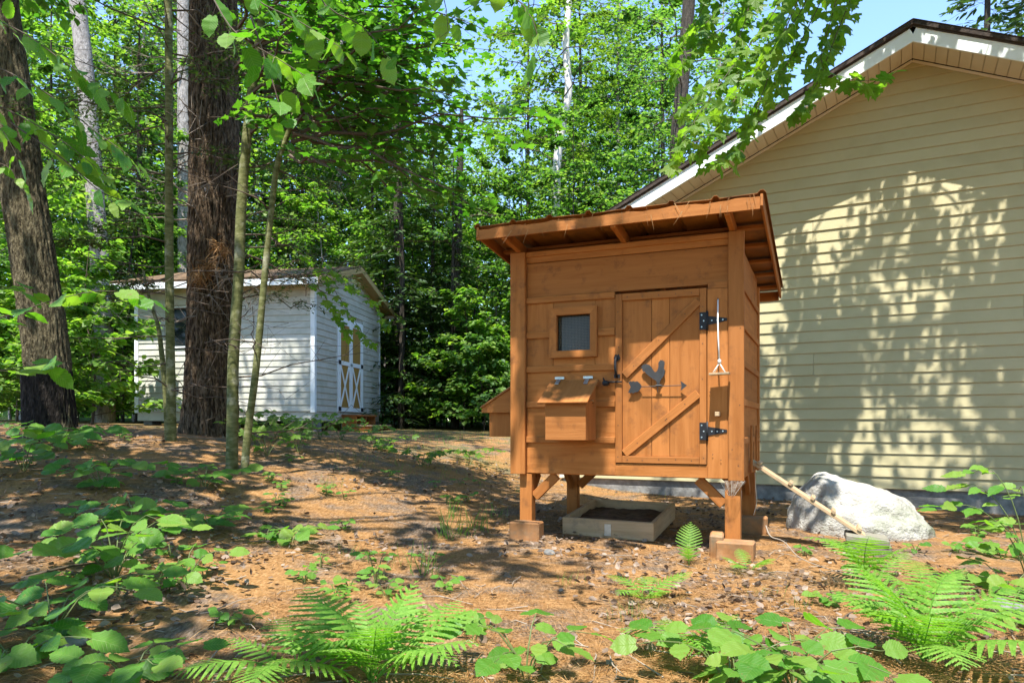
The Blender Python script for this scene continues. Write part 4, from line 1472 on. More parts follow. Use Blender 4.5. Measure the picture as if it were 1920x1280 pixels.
def conifer_proto(name, H, r0, z0, Rmax, nb, nsp, size, bark_m, leaf_m, label='', group=None, droop=0.25, dead=0, tmpl=None, sides=9, shapef=None):
    t = thing(name, label, 'tree', (0, 0, 0), 0, group)
    wood, leaf = MB(), MB()
    path = curve_pts([(0, 0, -0.3), (.04, .02, H * .4), (-.03, .03, H * .75), (0, 0, H)], 12)
    wood.tube(path, np.linspace(r0, r0 * 0.08, 12), sides, False)
    tmpl = SPRAY if tmpl is None else tmpl
    for k in range(nb):
        f = (k + RNG.uniform(0, 1)) / nb
        z = z0 + (H - z0) * f
        L = Rmax * ((1 - f) ** 0.75 if shapef is None else shapef(f)) * RNG.uniform(0.55, 1.15) + 0.12
        az = RNG.uniform(0, 2 * PI)
        d = np.array([math.cos(az), math.sin(az), RNG.uniform(-0.05, 0.25)])
        tt = np.linspace(0, 1, 6)[:, None]
        pts = np.array([0, 0, z]) + d[None] * L * tt + np.array([0, 0, -droop * L])[None] * tt ** 2
        wood.tube(pts, np.linspace(max(0.006, r0 * 0.11 * (1 - f)), 0.003, 6), 3, False)
        m = max(4, int(nsp * L / Rmax))
        u = RNG.uniform(0.12, 1.0, m)
        i = np.clip((u * 5).astype(int), 0, 4)
        pos = pts[i] + (pts[i + 1] - pts[i]) * (u * 5 - i)[:, None]
        lat = np.array([-math.sin(az), math.cos(az), 0.0])
        sg = RNG.choice([-1.0, 1.0], m)
        reach = L * 0.32 * (1.05 - u * 0.75) * RNG.uniform(0, 1, m)
        pos = pos + lat[None] * (sg * reach)[:, None] + d[None] * (reach * 0.6)[:, None]
        pos[:, 2] -= reach * 0.25 + RNG.uniform(0, 0.03, m)
        fw = d[None] * 0.7 + lat[None] * (sg * 0.75)[:, None] + rvec(m, 0.25)
        fw[:, 2] -= 0.25
        leaf.leaves(tmpl, pos, fw, np.array([0, 0, 1.0])[None] + rvec(m, 0.3), size * RNG.uniform(0.6, 1.3, m))
    for k in range(dead):
        z = RNG.uniform(0.12, 0.95) * z0 + 0.4
        az = RNG.uniform(0, 2 * PI)
        L = RNG.uniform(0.4, 1.0) * Rmax * 0.8
        d = np.array([math.cos(az), math.sin(az), RNG.uniform(-0.35, 0.15)])
        p = np.array([0, 0, z]) + d[None] * L * np.linspace(0, 1, 5)[:, None]
        p[1:] += RNG.normal(0, 0.03, (4, 3))
        wood.tube(p, np.linspace(0.009, 0.002, 5), 3, False)
        for q in range(4):
            b = p[RNG.integers(1, 5)]
            wood.tube([b, b + d * 0.15 * L + rvec(1, 0.12 * L)[0]], [0.004, 0.0015], 3, False)
    obj('trunk', wood.mesh('trunk', bark_m, True), t)
    obj('crown', leaf.mesh('crown', leaf_m), t)
    return t


def copy_thing(src, loc, rotz=0.0, scale=1.0, label=None, group=None):
    r = src.copy()
    COL.objects.link(r)
    r.location, r.rotation_euler, r.scale = loc, (0, 0, rotz), (scale, scale, scale)
    if label:
        r['label'] = label
    if group:
        r['group'] = group
    for ch in src.children:
        c = ch.copy()
        COL.objects.link(c)
        c.parent = r
    return r


_used = set()


def plant_copy(proto, loc, rotz, scale, label=None, group=None):
    if proto.name not in _used:
        _used.add(proto.name)
        proto.location, proto.rotation_euler, proto.scale = loc, (0, 0, rotz), (scale, scale, scale)
        if label:
            proto['label'] = label
        if group:
            proto['group'] = group
        return proto
    return copy_thing(proto, loc, rotz, scale, label, group)


LB = 'tall broadleaf tree in the sunlit woods beyond the shed'
GB = 'broadleaf trees of the woods'
LC = 'dark needle-leaved conifer in the woods beyond the shed'
GC = 'conifers of the woods'
P_A = broadleaf_proto('broadleaf_tree', 16, 0.15, 1.5, 3.3, 46, 11, 16, LEAF_FAR, 0.16, BARK_DARK, M_LEAF_BACK, label=LB, group=GB)
P_B = broadleaf_proto('broadleaf_tree', 18, 0.13, 2.0, 2.9, 48, 11, 14, LEAF_FAR, 0.15, BARK_GREY, M_LEAF_BACK, label=LB, group=GB, lean=(.6, .2))
P_C = broadleaf_proto('broadleaf_tree', 13, 0.09, 0.9, 2.9, 42, 11, 16, LEAF_FAR, 0.16, BARK_DARK, M_LEAF_YEL, label=LB, group=GB, lean=(-.4, .2))
P_D = conifer_proto('conifer_tree', 15, 0.16, 0.8, 2.3, 230, 46, 0.24, BARK_DARK, M_NEEDLE, LC, GC, 0.3)
P_E = conifer_proto('conifer_tree', 12, 0.12, 0.5, 1.9, 190, 44, 0.22, BARK_DARK, M_NEEDLE, LC, GC, 0.35)
LU = 'bright green leafy bush at the edge of the woods'
GU = 'bushes at the edge of the woods'
P_U = broadleaf_proto('understory_bush', 3.0, 0.03, 0.15, 1.25, 30, 8, 13, LEAF_MID, 0.13, TWIG, M_LEAF_YEL, 'cone', label=LU, group=GU, cat='bush', sides=5, flat=0.3)
P_V = broadleaf_proto('understory_bush', 2.3, 0.025, 0.1, 1.2, 26, 8, 13, LEAF_MID, 0.12, TWIG, M_LEAF_BACK, 'cone', label=LU, group=GU, cat='bush', sides=5, flat=0.3)

P_S = broadleaf_proto('young_tree', 7.0, 0.045, 0.5, 1.9, 40, 10, 17, LEAF_MID, 0.13, BARK_GREY, M_LEAF_YEL, label=LB, group=GB, lean=(.3, -.2), sides=6, flat=0.35)
P_T = broadleaf_proto('young_tree', 8.5, 0.05, 0.8, 2.0, 42, 10, 17, LEAF_MID, 0.12, BARK_DARK, M_LEAF_BACK, label=LB, group=GB, lean=(-.3, .2), sides=6, flat=0.35)
FOREST = [  # photo column, depth, kind, turn, scale
    (-60, 21, 'A', 0.2, 1.0), (40, 25, 'B', 1.2, 1.05), (110, 21, 'C', 2.2, 1.0), (215, 27, 'A', 3.0, 1.1), (262, 21, 'D', 0.4, .8), (290, 32, 'B', 4.0, 1.1), (385, 26, 'C', 5.0, 1.25), (455, 23, 'A', .9, .9),
    (500, 32, 'A', 1.9, 1.1), (560, 24, 'C', 2.9, 1.1), (630, 23, 'B', 4.9, .95), (690, 34, 'A', 5.9, 1.15), (752, 18.3, 'E', .5, .8), (700, 20, 'E', 1.4, .75), (780, 27, 'A', 1.5, .72),
    (850, 18.6, 'E', 2.5, .6), (812, 19.5, 'E', 3.5, .7), (862, 30, 'B', 3.5, .62), (925, 26, 'C', 4.5, .62), (960, 33, 'C', 5.5, .85), (1005, 27, 'C', .8, .95), (1100, 30, 'A', 1.8, .95), (1130, 24, 'C', 2.8, .9),
    (1190, 31, 'B', 3.8, 1.0), (1240, 25, 'A', 4.8, .98), (1330, 28, 'B', 5.8, .95), (1400, 33, 'A', .3, .9), (1500, 34, 'C', 1.3, 1.0), (1850, 24, 'D', 2.3, 1.3), (1950, 22, 'D', 3.3, 1.2), (1780, 30, 'E', .3, 1.3),
    (-160, 26, 'A', 3.3, 1.1), (340, 38, 'C', 4.3, 1.4), (160, 36, 'A', 5.3, 1.25), (20, 34, 'C', .1, 1.3), (420, 40, 'A', 1.1, 1.3), (545, 40, 'B', 2.1, 1.3), (820, 40, 'A', 3.1, .9), (1050, 42, 'A', 4.1, 1.1), (890, 38, 'C', 4.6, .75),
    (995, 24, 'C', 1.9, 1.15), (1085, 25, 'A', 2.9, 1.0), (1160, 24, 'B', .9, .95), (1215, 27, 'C', 3.9, 1.25), (255, 24, 'B', .7, 1.1), (355, 25, 'A', 1.7, 1.1), (430, 24.5, 'B', 2.7, 1.1), (520, 23, 'C', 3.7, 1.3), (585, 27, 'A', 4.7, 1.2), (665, 25, 'C', 5.7, 1.15), (70, 24, 'C', 6.1, 1.3),
    (-20, 15, 'S', 1, 1.0), (70, 17.5, 'T', 2, 1.0), (140, 19, 'S', 3, 1.0), (230, 18.8, 'T', 4, 1.0), (20, 20, 'S', 5, 1.0), (180, 22, 'S', 6, 1.2), (330, 23, 'S', .5, 1.1), (410, 22, 'T', 1.5, 1.0), (480, 24, 'S', 2.5, 1.1), (540, 22, 'T', 3.5, .9),
    (610, 21, 'S', 4.5, 1.0), (675, 22, 'T', 5.5, 1.1), (715, 20, 'S', .2, .85), (790, 21, 'T', 1.2, .95), (828, 23, 'S', 2.2, 1.0), (885, 20.5, 'T', 3.2, .9), (935, 22, 'S', 4.2, 1.05), (975, 20, 'T', 5.2, .9), (1040, 23, 'S', .7, 1.1),
    (1085, 19, 'T', 1.7, 1.0), (1150, 22, 'S', 2.7, 1.1), (1200, 21, 'T', 3.7, 1.15), (760, 26, 'S', 4.7, 1.2), (905, 28, 'S', 5.7, 1.2), (640, 28, 'T', 6.7, 1.3), (1010, 30, 'S', 7.7, 1.3), (90, 28, 'S', 8.7, 1.3), (270, 28, 'S', 8.2, 1.3)]
PK = {'A': P_A, 'B': P_B, 'C': P_C, 'D': P_D, 'E': P_E, 'S': P_S, 'T': P_T}
BUSH = [(-30, 12), (30, 14.5), (85, 12.5), (120, 16), (170, 13.5), (215, 17), (150, 19), (60, 19), (-70, 17), (700, 20.5), (740, 19), (775, 21), (805, 18.5), (840, 20), (870, 18), (905, 17.5), (945, 18.2), (985, 19),
        (1020, 18), (925, 21), (770, 24), (860, 25), (700, 25), (640, 22), (560, 21), (500, 20.5), (450, 21), (400, 21), (350, 22), (300, 20.5), (1060, 21), (1110, 20), (0, 23), (100, 24), (200, 25), (660, 27), (950, 27), (890, 29), (800, 30)]
ORD = ('first second third fourth fifth sixth seventh eighth ninth tenth eleventh twelfth thirteenth fourteenth fifteenth sixteenth seventeenth eighteenth nineteenth twentieth twenty-first twenty-second twenty-third '
       'twenty-fourth').split()
ZONES = [(255, 'behind the leaning trunk at the left'), (700, 'behind the garden shed'), (960, 'between shed and coop'), (1160, 'above the coop roof'), (1700, 'above the left slope of the house roof'), (9999, 'over the right slope of the house roof')]
KINDS = {'A': 'tall dark-trunked broadleaf tree', 'B': 'tall grey-trunked broadleaf tree', 'C': 'bright yellow-green broadleaf tree', 'D': 'tall dark conifer', 'E': 'slim dark conifer', 'S': 'young bright-leaved tree', 'T': 'young green tree', 'U': 'bright leafy bush', 'V': 'low green bush'}


def zone(px):
    return next(z for lim, z in ZONES if px < lim)


entries = [(px, Y, k, a, s) for (px, Y, k, a, s) in FOREST] + [(px, Y, 'U' if i % 3 else 'V', i * 1.7, 0.8 + 0.45 * ((i * 37) % 10) / 10) for i, (px, Y) in enumerate(BUSH)]
PK['U'], PK['V'] = P_U, P_V
count = {}
for (px, Y, k, a, s) in sorted(entries):
    g = on_ground(px, Y)
    key = (k, zone(px))
    count[key] = count.get(key, 0) + 1
    total = sum(1 for e in entries if (e[2], zone(e[0])) == key)
    lab = f'{KINDS[k]} {zone(px)}' if total == 1 else f'{KINDS[k]}, {ORD[count[key] - 1]} from the left {zone(px)}'
    plant_copy(PK[k], (g.x, g.y, g.z - 0.05), a, s, lab, GU if k in 'UV' else GC if k in 'DE' else GB)

# unseen trees added at the viewer's back to block open-sky fill light
BEHIND = {}
for (x, y, k, s) in sorted(((-13, -4, 'A', 1), (-9, -8, 'C', 1.1), (-4, -9, 'A', .95), (1, -8.5, 'C', 1.1), (5.5, -10, 'A', 1), (10, -7, 'C', 1.15), (14, -3, 'A', 1), (-6, -12, 'S', 1.3), (-1.5, -10, 'S', 1.2), (3.5, -9, 'T', 1.2), (8, -10, 'S', 1.3), (13, 1.5, 'C', 1))):
    BEHIND[k] = BEHIND.get(k, 0) + 1
    plant_copy(PK[k], (x, y, 0), x, s, f'{KINDS[k]}, {ORD[BEHIND[k] - 1]} from the left of unseen trees added behind the viewer', GB)

# the wood farther off: a single mass of leaves and stems
fl = MB()
nf = 26000
fx = RNG.uniform(-48, 42, nf)
fy = RNG.uniform(44, 60, nf)
fz = 1 + np.abs(RNG.normal(0, 1, nf)) * 5.0
fl.leaves(LEAF_FAR, np.stack([fx, fy, fz], -1), rvec(nf), np.array([0, 0, 1.0])[None] + rvec(nf, .5), RNG.uniform(.3, .6, nf))
nf = 22000
fx, fy = RNG.uniform(-34, 30, nf), RNG.uniform(31, 44, nf)
fl.leaves(LEAF_FAR, np.stack([fx, fy, .8 + np.abs(RNG.normal(0, 1, nf)) * 2.4], -1), rvec(nf), np.array([0, 0, 1.0])[None] + rvec(nf, .5), RNG.uniform(.25, .5, nf))
fo = obj('distant_woods', fl.mesh('distant_woods', M_LEAF_BACK))
tag(fo, 'far-off mass of green woodland leaves behind everything', 'woods', None, 'stuff')

# ------------------------------------------------------------------ the trees one can tell apart
def to_local(pts, base):
    return [tuple(Vector(p) - base) for p in pts]


def build_pine():
    b0 = on_ground(397, 10.0)
    t = thing('pine_tree', 'massive dark pine trunk with furrowed bark in front of the shed', 'tree', b0)
    pts = [(0, 0, -0.35), (0.0, 0, 0.6), (0.02, 0, 2.0), (0.03, 0.0, 5.0), (0.0, 0.0, 9.0), (0.05, 0, 16.0)]

    def roots(b, C, rr):
        pass
    me = rough_trunk(pts, [0.33, 0.325, 0.315, 0.30, 0.26, 0.1], 132, 420, BARK_PINE, 34, 0.036, (0.34, 0.62, 5), 'trunk')
    obj('trunk', me, t)
    w, l, dn = MB(), MB(), MB()
    bw, bl = MB(), MB()
    for (z, az, L) in ((2.35, .05, 1.7), (2.15, -.25, 1.5), (2.6, .25, 1.6), (1.85, -.1, 1.2), (2.9, -.4, 1.5), (3.6, .1, 1.5)):
        limb_leaves(bw, bl, (.3, -.1, z), az, L, -.02, 16, 30, SPRAY, .065, .014, .25, .15, .32, .12)
    obj('live_bough', bw.mesh('live_bough', TWIG), t)['kind'] = 'stuff'
    obj('needles', bl.mesh('needles', M_NEEDLE), t)['kind'] = 'stuff'
    for k in range(26):                      # bare lower branches
        z = RNG.uniform(1.3, 5.6)
        az = RNG.uniform(PI * 0.95, 2.1 * PI)
        L = RNG.uniform(0.5, 1.6)
        d = np.array([math.cos(az), math.sin(az) * 0.6, RNG.uniform(-0.35, 0.25)])
        s = np.array([math.cos(az) * 0.29, math.sin(az) * 0.29, z])
        p = s + d[None] * L * np.linspace(0, 1, 6)[:, None]
        p[1:] += np.cumsum(RNG.normal(0, 0.03, (5, 3)), axis=0)
        w.tube(p, np.linspace(0.012, 0.0025, 6), 4, False)
        for q in range(5):
            bb = p[RNG.integers(1, 6)]
            w.tube([bb, bb + d * 0.2 + rvec(1, 0.14)[0], bb + d * 0.35 + rvec(1, 0.2)[0]], [0.004, 0.003, 0.0012], 3, False)
    obj('dead_branch', w.mesh('dead_branch', TWIG_PALE), t)['kind'] = 'stuff'
    for c in ((0.28, -0.36, 2.45), (-0.02, -0.36, 2.08), (0.12, -0.38, 2.2)):   # rusty needle bundles caught on the trunk
        n = 150
        fw = rvec(n, 0.6) + np.array([0.1, -0.3, -0.55])
        dn.leaves(NEEDLE, np.array(c)[None] + rvec(n, 0.055), fw, rvec(n), RNG.uniform(.10, .2, n) * 1.0)
    obj('dead_needles', dn.mesh('dead_needles', M_DEAD_NEEDLE), t)['kind'] = 'stuff'
    wc = MB()
    for k in range(34):                      # live crown, above the frame
        z = RNG.uniform(8.5, 15.5)
        limb_leaves(wc, l, (0, 0, z), RNG.uniform(0, 6.28), RNG.uniform(1.5, 3.4), 0.12, 9, 16, SPRAY, 0.26, 0.05)
    obj('limb', wc.mesh('limb', BARK_PINE), t)['kind'] = 'stuff'
    obj('crown', l.mesh('crown', M_NEEDLE), t)


build_pine()


def clump_canopy(t, tips, leaf_n, leaf_size, rad, tmpl, leaf_m, bark_m, forks, r0=0.07, flat=0.35):
    """boughs reaching to leafy clumps"""
    w, l = MB(), MB()
    for (c, rs) in tips:
        c = np.array(c, dtype=float)
        f = np.array(min(forks, key=lambda q: np.linalg.norm(np.array(q) - c)), dtype=float)
        mid = (f + c) / 2 + np.array([0, 0, 0.25 * np.linalg.norm(c - f) * 0.5])
        w.tube(curve_pts([f, mid, c], 7), np.linspace(r0, r0 * 0.2, 7), 5, False)
        R_ = rad * rs
        n = int(leaf_n * rs ** 2)
        layers = max(2, int(3 * rs))
        for k in range(layers):
            cc = c + np.array([RNG.normal(0, .25 * R_), RNG.normal(0, .25 * R_), (k - layers / 2) * R_ * 0.38])
            m = n // layers
            rr = R_ * np.sqrt(RNG.uniform(0, 1, m)) * RNG.uniform(.8, 1.1)
            az = RNG.choice(RNG.uniform(0, 2 * PI, 9), m) + RNG.normal(0, .22, m)
            pos = cc[None] + np.stack([rr * np.cos(az), rr * np.sin(az), -0.12 * rr + RNG.normal(0, .05 * R_, m)], -1)
            fw = np.stack([np.cos(az), np.sin(az), np.full(m, -.35)], -1) + rvec(m, .5)
            l.leaves(tmpl, pos, fw, np.array([0, 0, 1.0])[None] + rvec(m, flat), leaf_size * RNG.uniform(.7, 1.2, m))
            for a in RNG.uniform(0, 2 * PI, 5):
                w.tube([cc, cc + np.array([math.cos(a), math.sin(a), -.05]) * R_ * .5, cc + np.array([math.cos(a), math.sin(a), -.14]) * R_ * .95], [r0 * .2, r0 * .12, .003], 3, False)
    obj('limb', w.mesh('limb', bark_m), t)['kind'] = 'stuff'
    obj('crown', l.mesh('crown', leaf_m), t)


def build_oak():
    Y = 8.0
    base = on_ground(98, Y)
    t = thing('oak_tree', 'thick leaning furrowed tree trunk at the left edge of the yard', 'tree', base)
    P = to_local([at(98, 835, Y), at(95, 760, Y), at(85, 640, Y), at(62, 480, Y), at(40, 330, Y), at(15, 150, Y), at(-5, 0, Y), at(-30, -250, Y), at(-60, -700, Y)], base)
    obj('trunk', rough_trunk(P, [0.225, 0.22, 0.215, 0.21, 0.205, 0.20, 0.19, 0.17, 0.1], 96, 300, BARK_OAK, 30, 0.025, (0.22, 0.28, 4), 'trunk'), t)
    dk = [at(94, 800, Y), at(91, 745, Y), at(88, 695, Y)]
    obj('blackened_bark', rough_trunk(to_local(dk, base), [0.262, 0.248, 0.240], 96, 60, BARK_BLACK, 30, 0.012, None, 'blackened_bark'), t)['label'] = 'blackened bark round the foot of the trunk'
    tips = []
    for (x, y, z, s) in ((-6.3, 6.0, 6.2, 1), (-4.6, 5.6, 6.8, 1), (-3.6, 7.0, 7.4, 1.1), (-6.6, 9, 7.5, 1.2), (-5, 4.2, 7.2, 1.1), (-5.2, 8.6, 9.5, 1.2), (-3.4, 9.0, 8.6, 1.1),
                         (-4.2, 6.2, 9.6, 1.2), (-7.5, 7, 8.4, 1.1)):
        tips.append((tuple(Vector((x, y, z)) - base), s))
    clump_canopy(t, tips, 420, 0.16, 1.0, LEAF_MID, M_LEAF_MID, BARK_OAK, [P[-3], P[-2], P[-1]], 0.08)


build_oak()


def build_bass():
    base = Vector((-5.6, 0.6, 0.2))
    t = thing('basswood_tree', 'basswood tree whose crown shades the needle floor from above', 'tree', base)
    P = [(0, 0, -.3), (0.1, 0.1, 2), (0.4, 0.2, 5), (0.7, 0.3, 8), (0.9, 0.4, 11)]
    obj('trunk', rough_trunk(P, [0.22, 0.2, 0.18, 0.14, 0.05], 40, 90, BARK_OAK, 20, 0.012, (0.25, 0.4, 4), 'trunk'), t)
    tips = []
    for (x, y, z, s) in ((-4.6, 2.0, 5.6, 1), (-3.4, 1.1, 6.0, 1), (-3.3, 3.2, 6.8, 1), (-4.7, 0.2, 7, 1.1), (-2.2, .2, 7.2, 1), (-5.6, 2.9, 7.2, 1.1),
                         (-1.0, 3.9, 7.6, .9), (-1.1, 2.0, 8.2, .85), (-4.0, 2.4, 8.6, 1.2), (-0.4, 4.2, 6.9, .72), (-1.4, 4.9, 8.1, .9), (-3.9, 4.3, 7.8, 1.0), (-.2, 3.3, 8.6, .7)):
        tips.append((tuple(Vector((x, y, z)) - base), s))
    clump_canopy(t, tips, 300, 0.17, 0.95, LEAF_MID, M_LEAF_MID, BARK_OAK, [P[2], P[3], P[4]], 0.07)


build_bass()


def build_maple():
    base = Vector((7.2, 3.2, 0.0))
    t = thing('maple_tree', 'maple tree with crown hanging over the house gable', 'tree', base)
    P = [(0, 0, -.3), (-0.1, 0.1, 2), (-0.4, 0.3, 4.5), (-0.8, 0.8, 6.5), (-1.2, 1.2, 9)]
    obj('trunk', rough_trunk(P, [0.24, 0.22, 0.19, 0.15, 0.05], 40, 90, BARK_GREY, 18, 0.01, (0.25, 0.4, 4), 'trunk'), t)
    w, l = MB(), MB()
    forks = [np.array(P[2]), np.array(P[3]), np.array(P[4])]
    for (x, y, z, s) in ((2.1, 5.9, 5.9, .6), (2.9, 6.2, 6.1, .9), (3.8, 6.2, 6.0, 1), (4.7, 5.9, 5.9, 1), (5.5, 5.6, 5.9, 1), (3.3, 7.0, 6.7, .8), (4.5, 6.9, 6.5, .8), (5.5, 6.6, 6.6, .9),
                         (3.0, 5.3, 6.6, .8), (4.2, 5.0, 6.7, .9), (5.2, 4.7, 6.8, 1), (4.1, 6.0, 7.6, .7), (5.1, 5.7, 7.8, .8), (6.2, 6.5, 7.0, 1), (6.3, 5.2, 7.2, 1), (3.6, 5.6, 5.7, .8), (4.4, 5.3, 5.5, .8), (5.3, 6.2, 6.1, .8), (2.4, 5.2, 5.6, .5), (2.6, 6.8, 6.3, .9), (1.9, 6.5, 6.6, .7), (3.6, 7.3, 7.1, .9), (4.9, 7.2, 7.2, .8), (2.3, 6.3, 6.2, .8), (3.1, 6.7, 6.2, .9), (2.7, 5.5, 5.4, .6), (3.5, 5.2, 5.2, .6), (1.7, 6.9, 6.2, .6), (2.9, 7.2, 7.0, .8), (4.1, 6.6, 6.9, .8), (5.8, 6.0, 5.6, .9), (4.9, 5.4, 5.4, .8)):
        c = np.array(Vector((x, y, z)) - base)
        f = min(forks, key=lambda q: np.linalg.norm(q - c))
        w.tube(curve_pts([f, (f + c) / 2 + np.array([0, 0, .3]), c], 7), np.linspace(.05, .014, 7), 5, False)
        for q in range(4):
            az = RNG.uniform(0, 2 * PI)
            limb_leaves(w, l, c + rvec(1, .28)[0], az, RNG.uniform(.6, 1.2) * s, RNG.uniform(-.2, .25), 7, 8, LEAF_MAPLE_SMALL, .12, .014, .5, .3, .6, .2)
    obj('limb', w.mesh('limb', BARK_GREY), t)['kind'] = 'stuff'
    obj('crown', l.mesh('crown', M_LEAF_MAPLE), t)


build_maple()


def pole_tree(name, label, pxs, Y, radii, bark_m, sides=16, n=60, ridge=0, amp=0.0, top=None, limbs=(), tmpl=None, size=.1, leaf_m=None, flare=None, extra_dead=0):
    """a tree whose trunk follows photo points at depth Y, then goes on up"""
    b = on_ground(pxs[0][0], Y)
    t = thing(name, label, 'tree', b)
    pts = [Vector((b.x, Y, b.z - 0.3))] + [at(px, py, Y) for px, py in pxs] + ([at(top[0], top[1], Y)] if top else [])
    P = to_local(pts, b)
    obj('trunk', rough_trunk(P, radii, sides, n, bark_m, ridge, amp, flare, 'trunk'), t)
    w, l = MB(), MB()
    for (px, py, az, L, rise, nt, nl, dY) in limbs:
        s = np.array(at(px, py, Y) - b)
        limb_leaves(w, l, s, az, L, rise, nt, nl, tmpl, size, 0.02, 0.33, 0.22, 0.45, 0.18)
    for k in range(extra_dead):
        c = curve_pts(P, 40)[RNG.integers(8, 34)]
        az = RNG.uniform(0, 2 * PI)
        d = np.array([math.cos(az), math.sin(az) * 0.7, RNG.uniform(-0.25, 0.35)])
        L = RNG.uniform(0.4, 1.7)
        p = c + d[None] * L * np.linspace(0, 1, 6)[:, None]
        p[1:] += np.cumsum(RNG.normal(0, 0.035, (5, 3)), axis=0)
        w.tube(p, np.linspace(0.009, 0.002, 6), 4, False)
        for q in range(5):
            bb = p[RNG.integers(1, 6)]
            w.tube([bb, bb + d * 0.15 + rvec(1, 0.13)[0], bb + d * 0.3 + rvec(1, 0.17)[0]], [0.0035, 0.0025, 0.001], 3, False)
    if w.n:
        obj('limb', w.mesh('limb', TWIG), t)['kind'] = 'stuff'
    if l.n:
        obj('crown', l.mesh('crown', leaf_m), t)
    return t


pole_tree('grey_barked_tree', 'tall pale grey sunlit trunk beyond the leaning tree', [(197, 800), (196, 650), (186, 480), (172, 280), (158, 120), (145, 0)], 16.5, [.22, .21, .20, .19, .185, .18, .17, .1], BARK_GREY, 20, 90, 14, .012, (100, -420))
pole_tree('grey_barked_tree', 'pale trunk partly hidden behind the big pine', [(346, 800), (347, 500), (346, 250), (344, 0)], 20, [.2, .19, .18, .17, .1], BARK_GREY, 16, 70, 12, .01, (340, -300))
pole_tree('white_birch', 'slender white birch trunk rising above the coop roof', [(1028, 700), (1038, 450), (1042, 380), (1046, 290), (1056, 225), (1066, 170), (1061, 90), (1068, 0)], 21, [.15, .14, .13, .125, .12, .115, .11, .1, .09, .05], BARK_BIRCH, 14, 80, 0, 0, (1090, -220),
          [(1050 + RNG.uniform(-8, 14), 30 + i * 16, i * 2.4, RNG.uniform(1.2, 2.6), RNG.uniform(.1, .6), 10, 18, 0) for i in range(26)], LEAF_FAR, .12, M_LEAF_BIRCH)
pole_tree('dark_barked_tree', 'dark trunk behind the hanging maple leaves above the house roof', [(1262, 600), (1268, 300), (1280, 150), (1292, 0)], 19, [.2, .19, .18, .17, .16, .1], BARK_DARK, 14, 60, 10, .01, (1310, -250),
          [(1280, 40 + i * 26, i * 2.1, RNG.uniform(1.5, 3.0), RNG.uniform(.0, .5), 8, 12, 0) for i in range(12)], LEAF_FAR, .13, M_LEAF_BACK)
pole_tree('dark_barked_tree', 'straight dark trunk in the gap between shed and coop', [(757, 790), (752, 620), (748, 450), (745, 300), (742, 100)], 19.5, [.15, .145, .14, .13, .12, .1, .07], BARK_DARK, 14, 60, 10, .01, (738, -200),
          [(747, 60 + i * 34, i * 2.1, RNG.uniform(.9, 2.2), RNG.uniform(-.1, .3), 8, 12, 0) for i in range(17)], LEAF_FAR, .13, M_LEAF_BACK)
pole_tree('dark_barked_tree', 'thinner mossy trunk behind the coop left edge', [(853, 790), (855, 640), (858, 480), (862, 330)], 19, [.12, .115, .11, .1, .09, .04], BARK_DARK, 12, 50, 8, .008, (866, 200),
          [(860, 230 + i * 30, i * 2.1, RNG.uniform(.9, 2.0), RNG.uniform(-.1, .3), 8, 12, 0) for i in range(13)], LEAF_FAR, .13, M_LEAF_BACK)

# young hemlock, with its bare twigs, and the two saplings
hem = pole_tree('hemlock_sapling', 'straight thin trunk with a stem forking low, left of the pine', [(322, 832), (320, 700), (318, 560), (317, 400), (317, 200), (316, 0)], 8.6, [.060, .055, .051, .049, .047, .045, .043, .03], BARK_MAPLE, 16, 90, 0, 0, (314, -300),
                extra_dead=34, flare=(.2, .35, 3))
_b = hem.location.copy()
_p = to_local([at(316, 826, 8.62), at(311, 740, 8.66), at(303, 660, 8.7), at(296, 610, 8.72), at(280, 560, 8.75), at(268, 505, 8.8)], _b)
obj('side_stem', rough_trunk(_p, [.042, .036, .03, .024, .018, .012], 10, 40, BARK_MAPLE, 0, 0, None, 'side_stem'), hem)
_l, _w = MB(), MB()
for (px, py, az, L) in ((317, 250, 2.9, 1.7), (317, 200, 3.6, 1.9), (317, 330, 3.3, 1.6), (317, 120, 2.6, 1.6), (317, 290, 0.1, 1.2), (317, 160, 5.6, 1.4), (317, 60, 3.9, 1.8), (317, 400, 2.8, 1.2), (317, 20, 0.4, 1.5), (317, 455, 3.5, 1.1),
                         (317, 520, 3.0, .9), (317, 230, 4.4, 1.3), (317, 100, 0.0, 1.4)):
    s = np.array(at(px, py, 8.6) - _b)
    limb_leaves(_w, _l, s, az, L, RNG.uniform(-.1, .12), 16, 34, SPRAY, .062, .012, .25, .15, .32, .12)
obj('crown', _l.mesh('crown', M_NEEDLE), hem)
obj('limb', _w.mesh('limb', TWIG), hem)['kind'] = 'stuff'

SAP = [(470 + 30 * math.sin(i), 250 - i * 11, (-0.5 + 0.26 * ((i * 5) % 9)) - 0.5, 0.9 + 0.13 * ((i * 7) % 10), 0.12 + 0.05 * (i % 4), 8, 9, 0) for i in range(24)]
pole_tree('maple_sapling', 'curved greenish sapling trunk just right of the big pine', [(435, 872), (436, 790), (437, 690), (442, 600), (448, 510), (452, 400), (460, 290), (470, 190), (484, 90), (497, 0)], 7.5,
          [.066, .060, .058, .056, .055, .053, .051, .049, .046, .042, .038, .02], BARK_MAPLE, 18, 110, 0, 0, (560, -330), SAP, LEAF_MAPLE_SMALL, .105, M_LEAF_MID, (.15, .35, 3), 10)
SAP2 = [(540 + i * 1.8, 290 - i * 8.0, -0.75 + 0.19 * ((i * 4) % 9), (1.0 + 0.13 * ((i * 3) % 10)) * (1.15 - i * 0.016), -0.25 + 0.15 * (i % 5), 8, 9, 0) for i in range(34)]
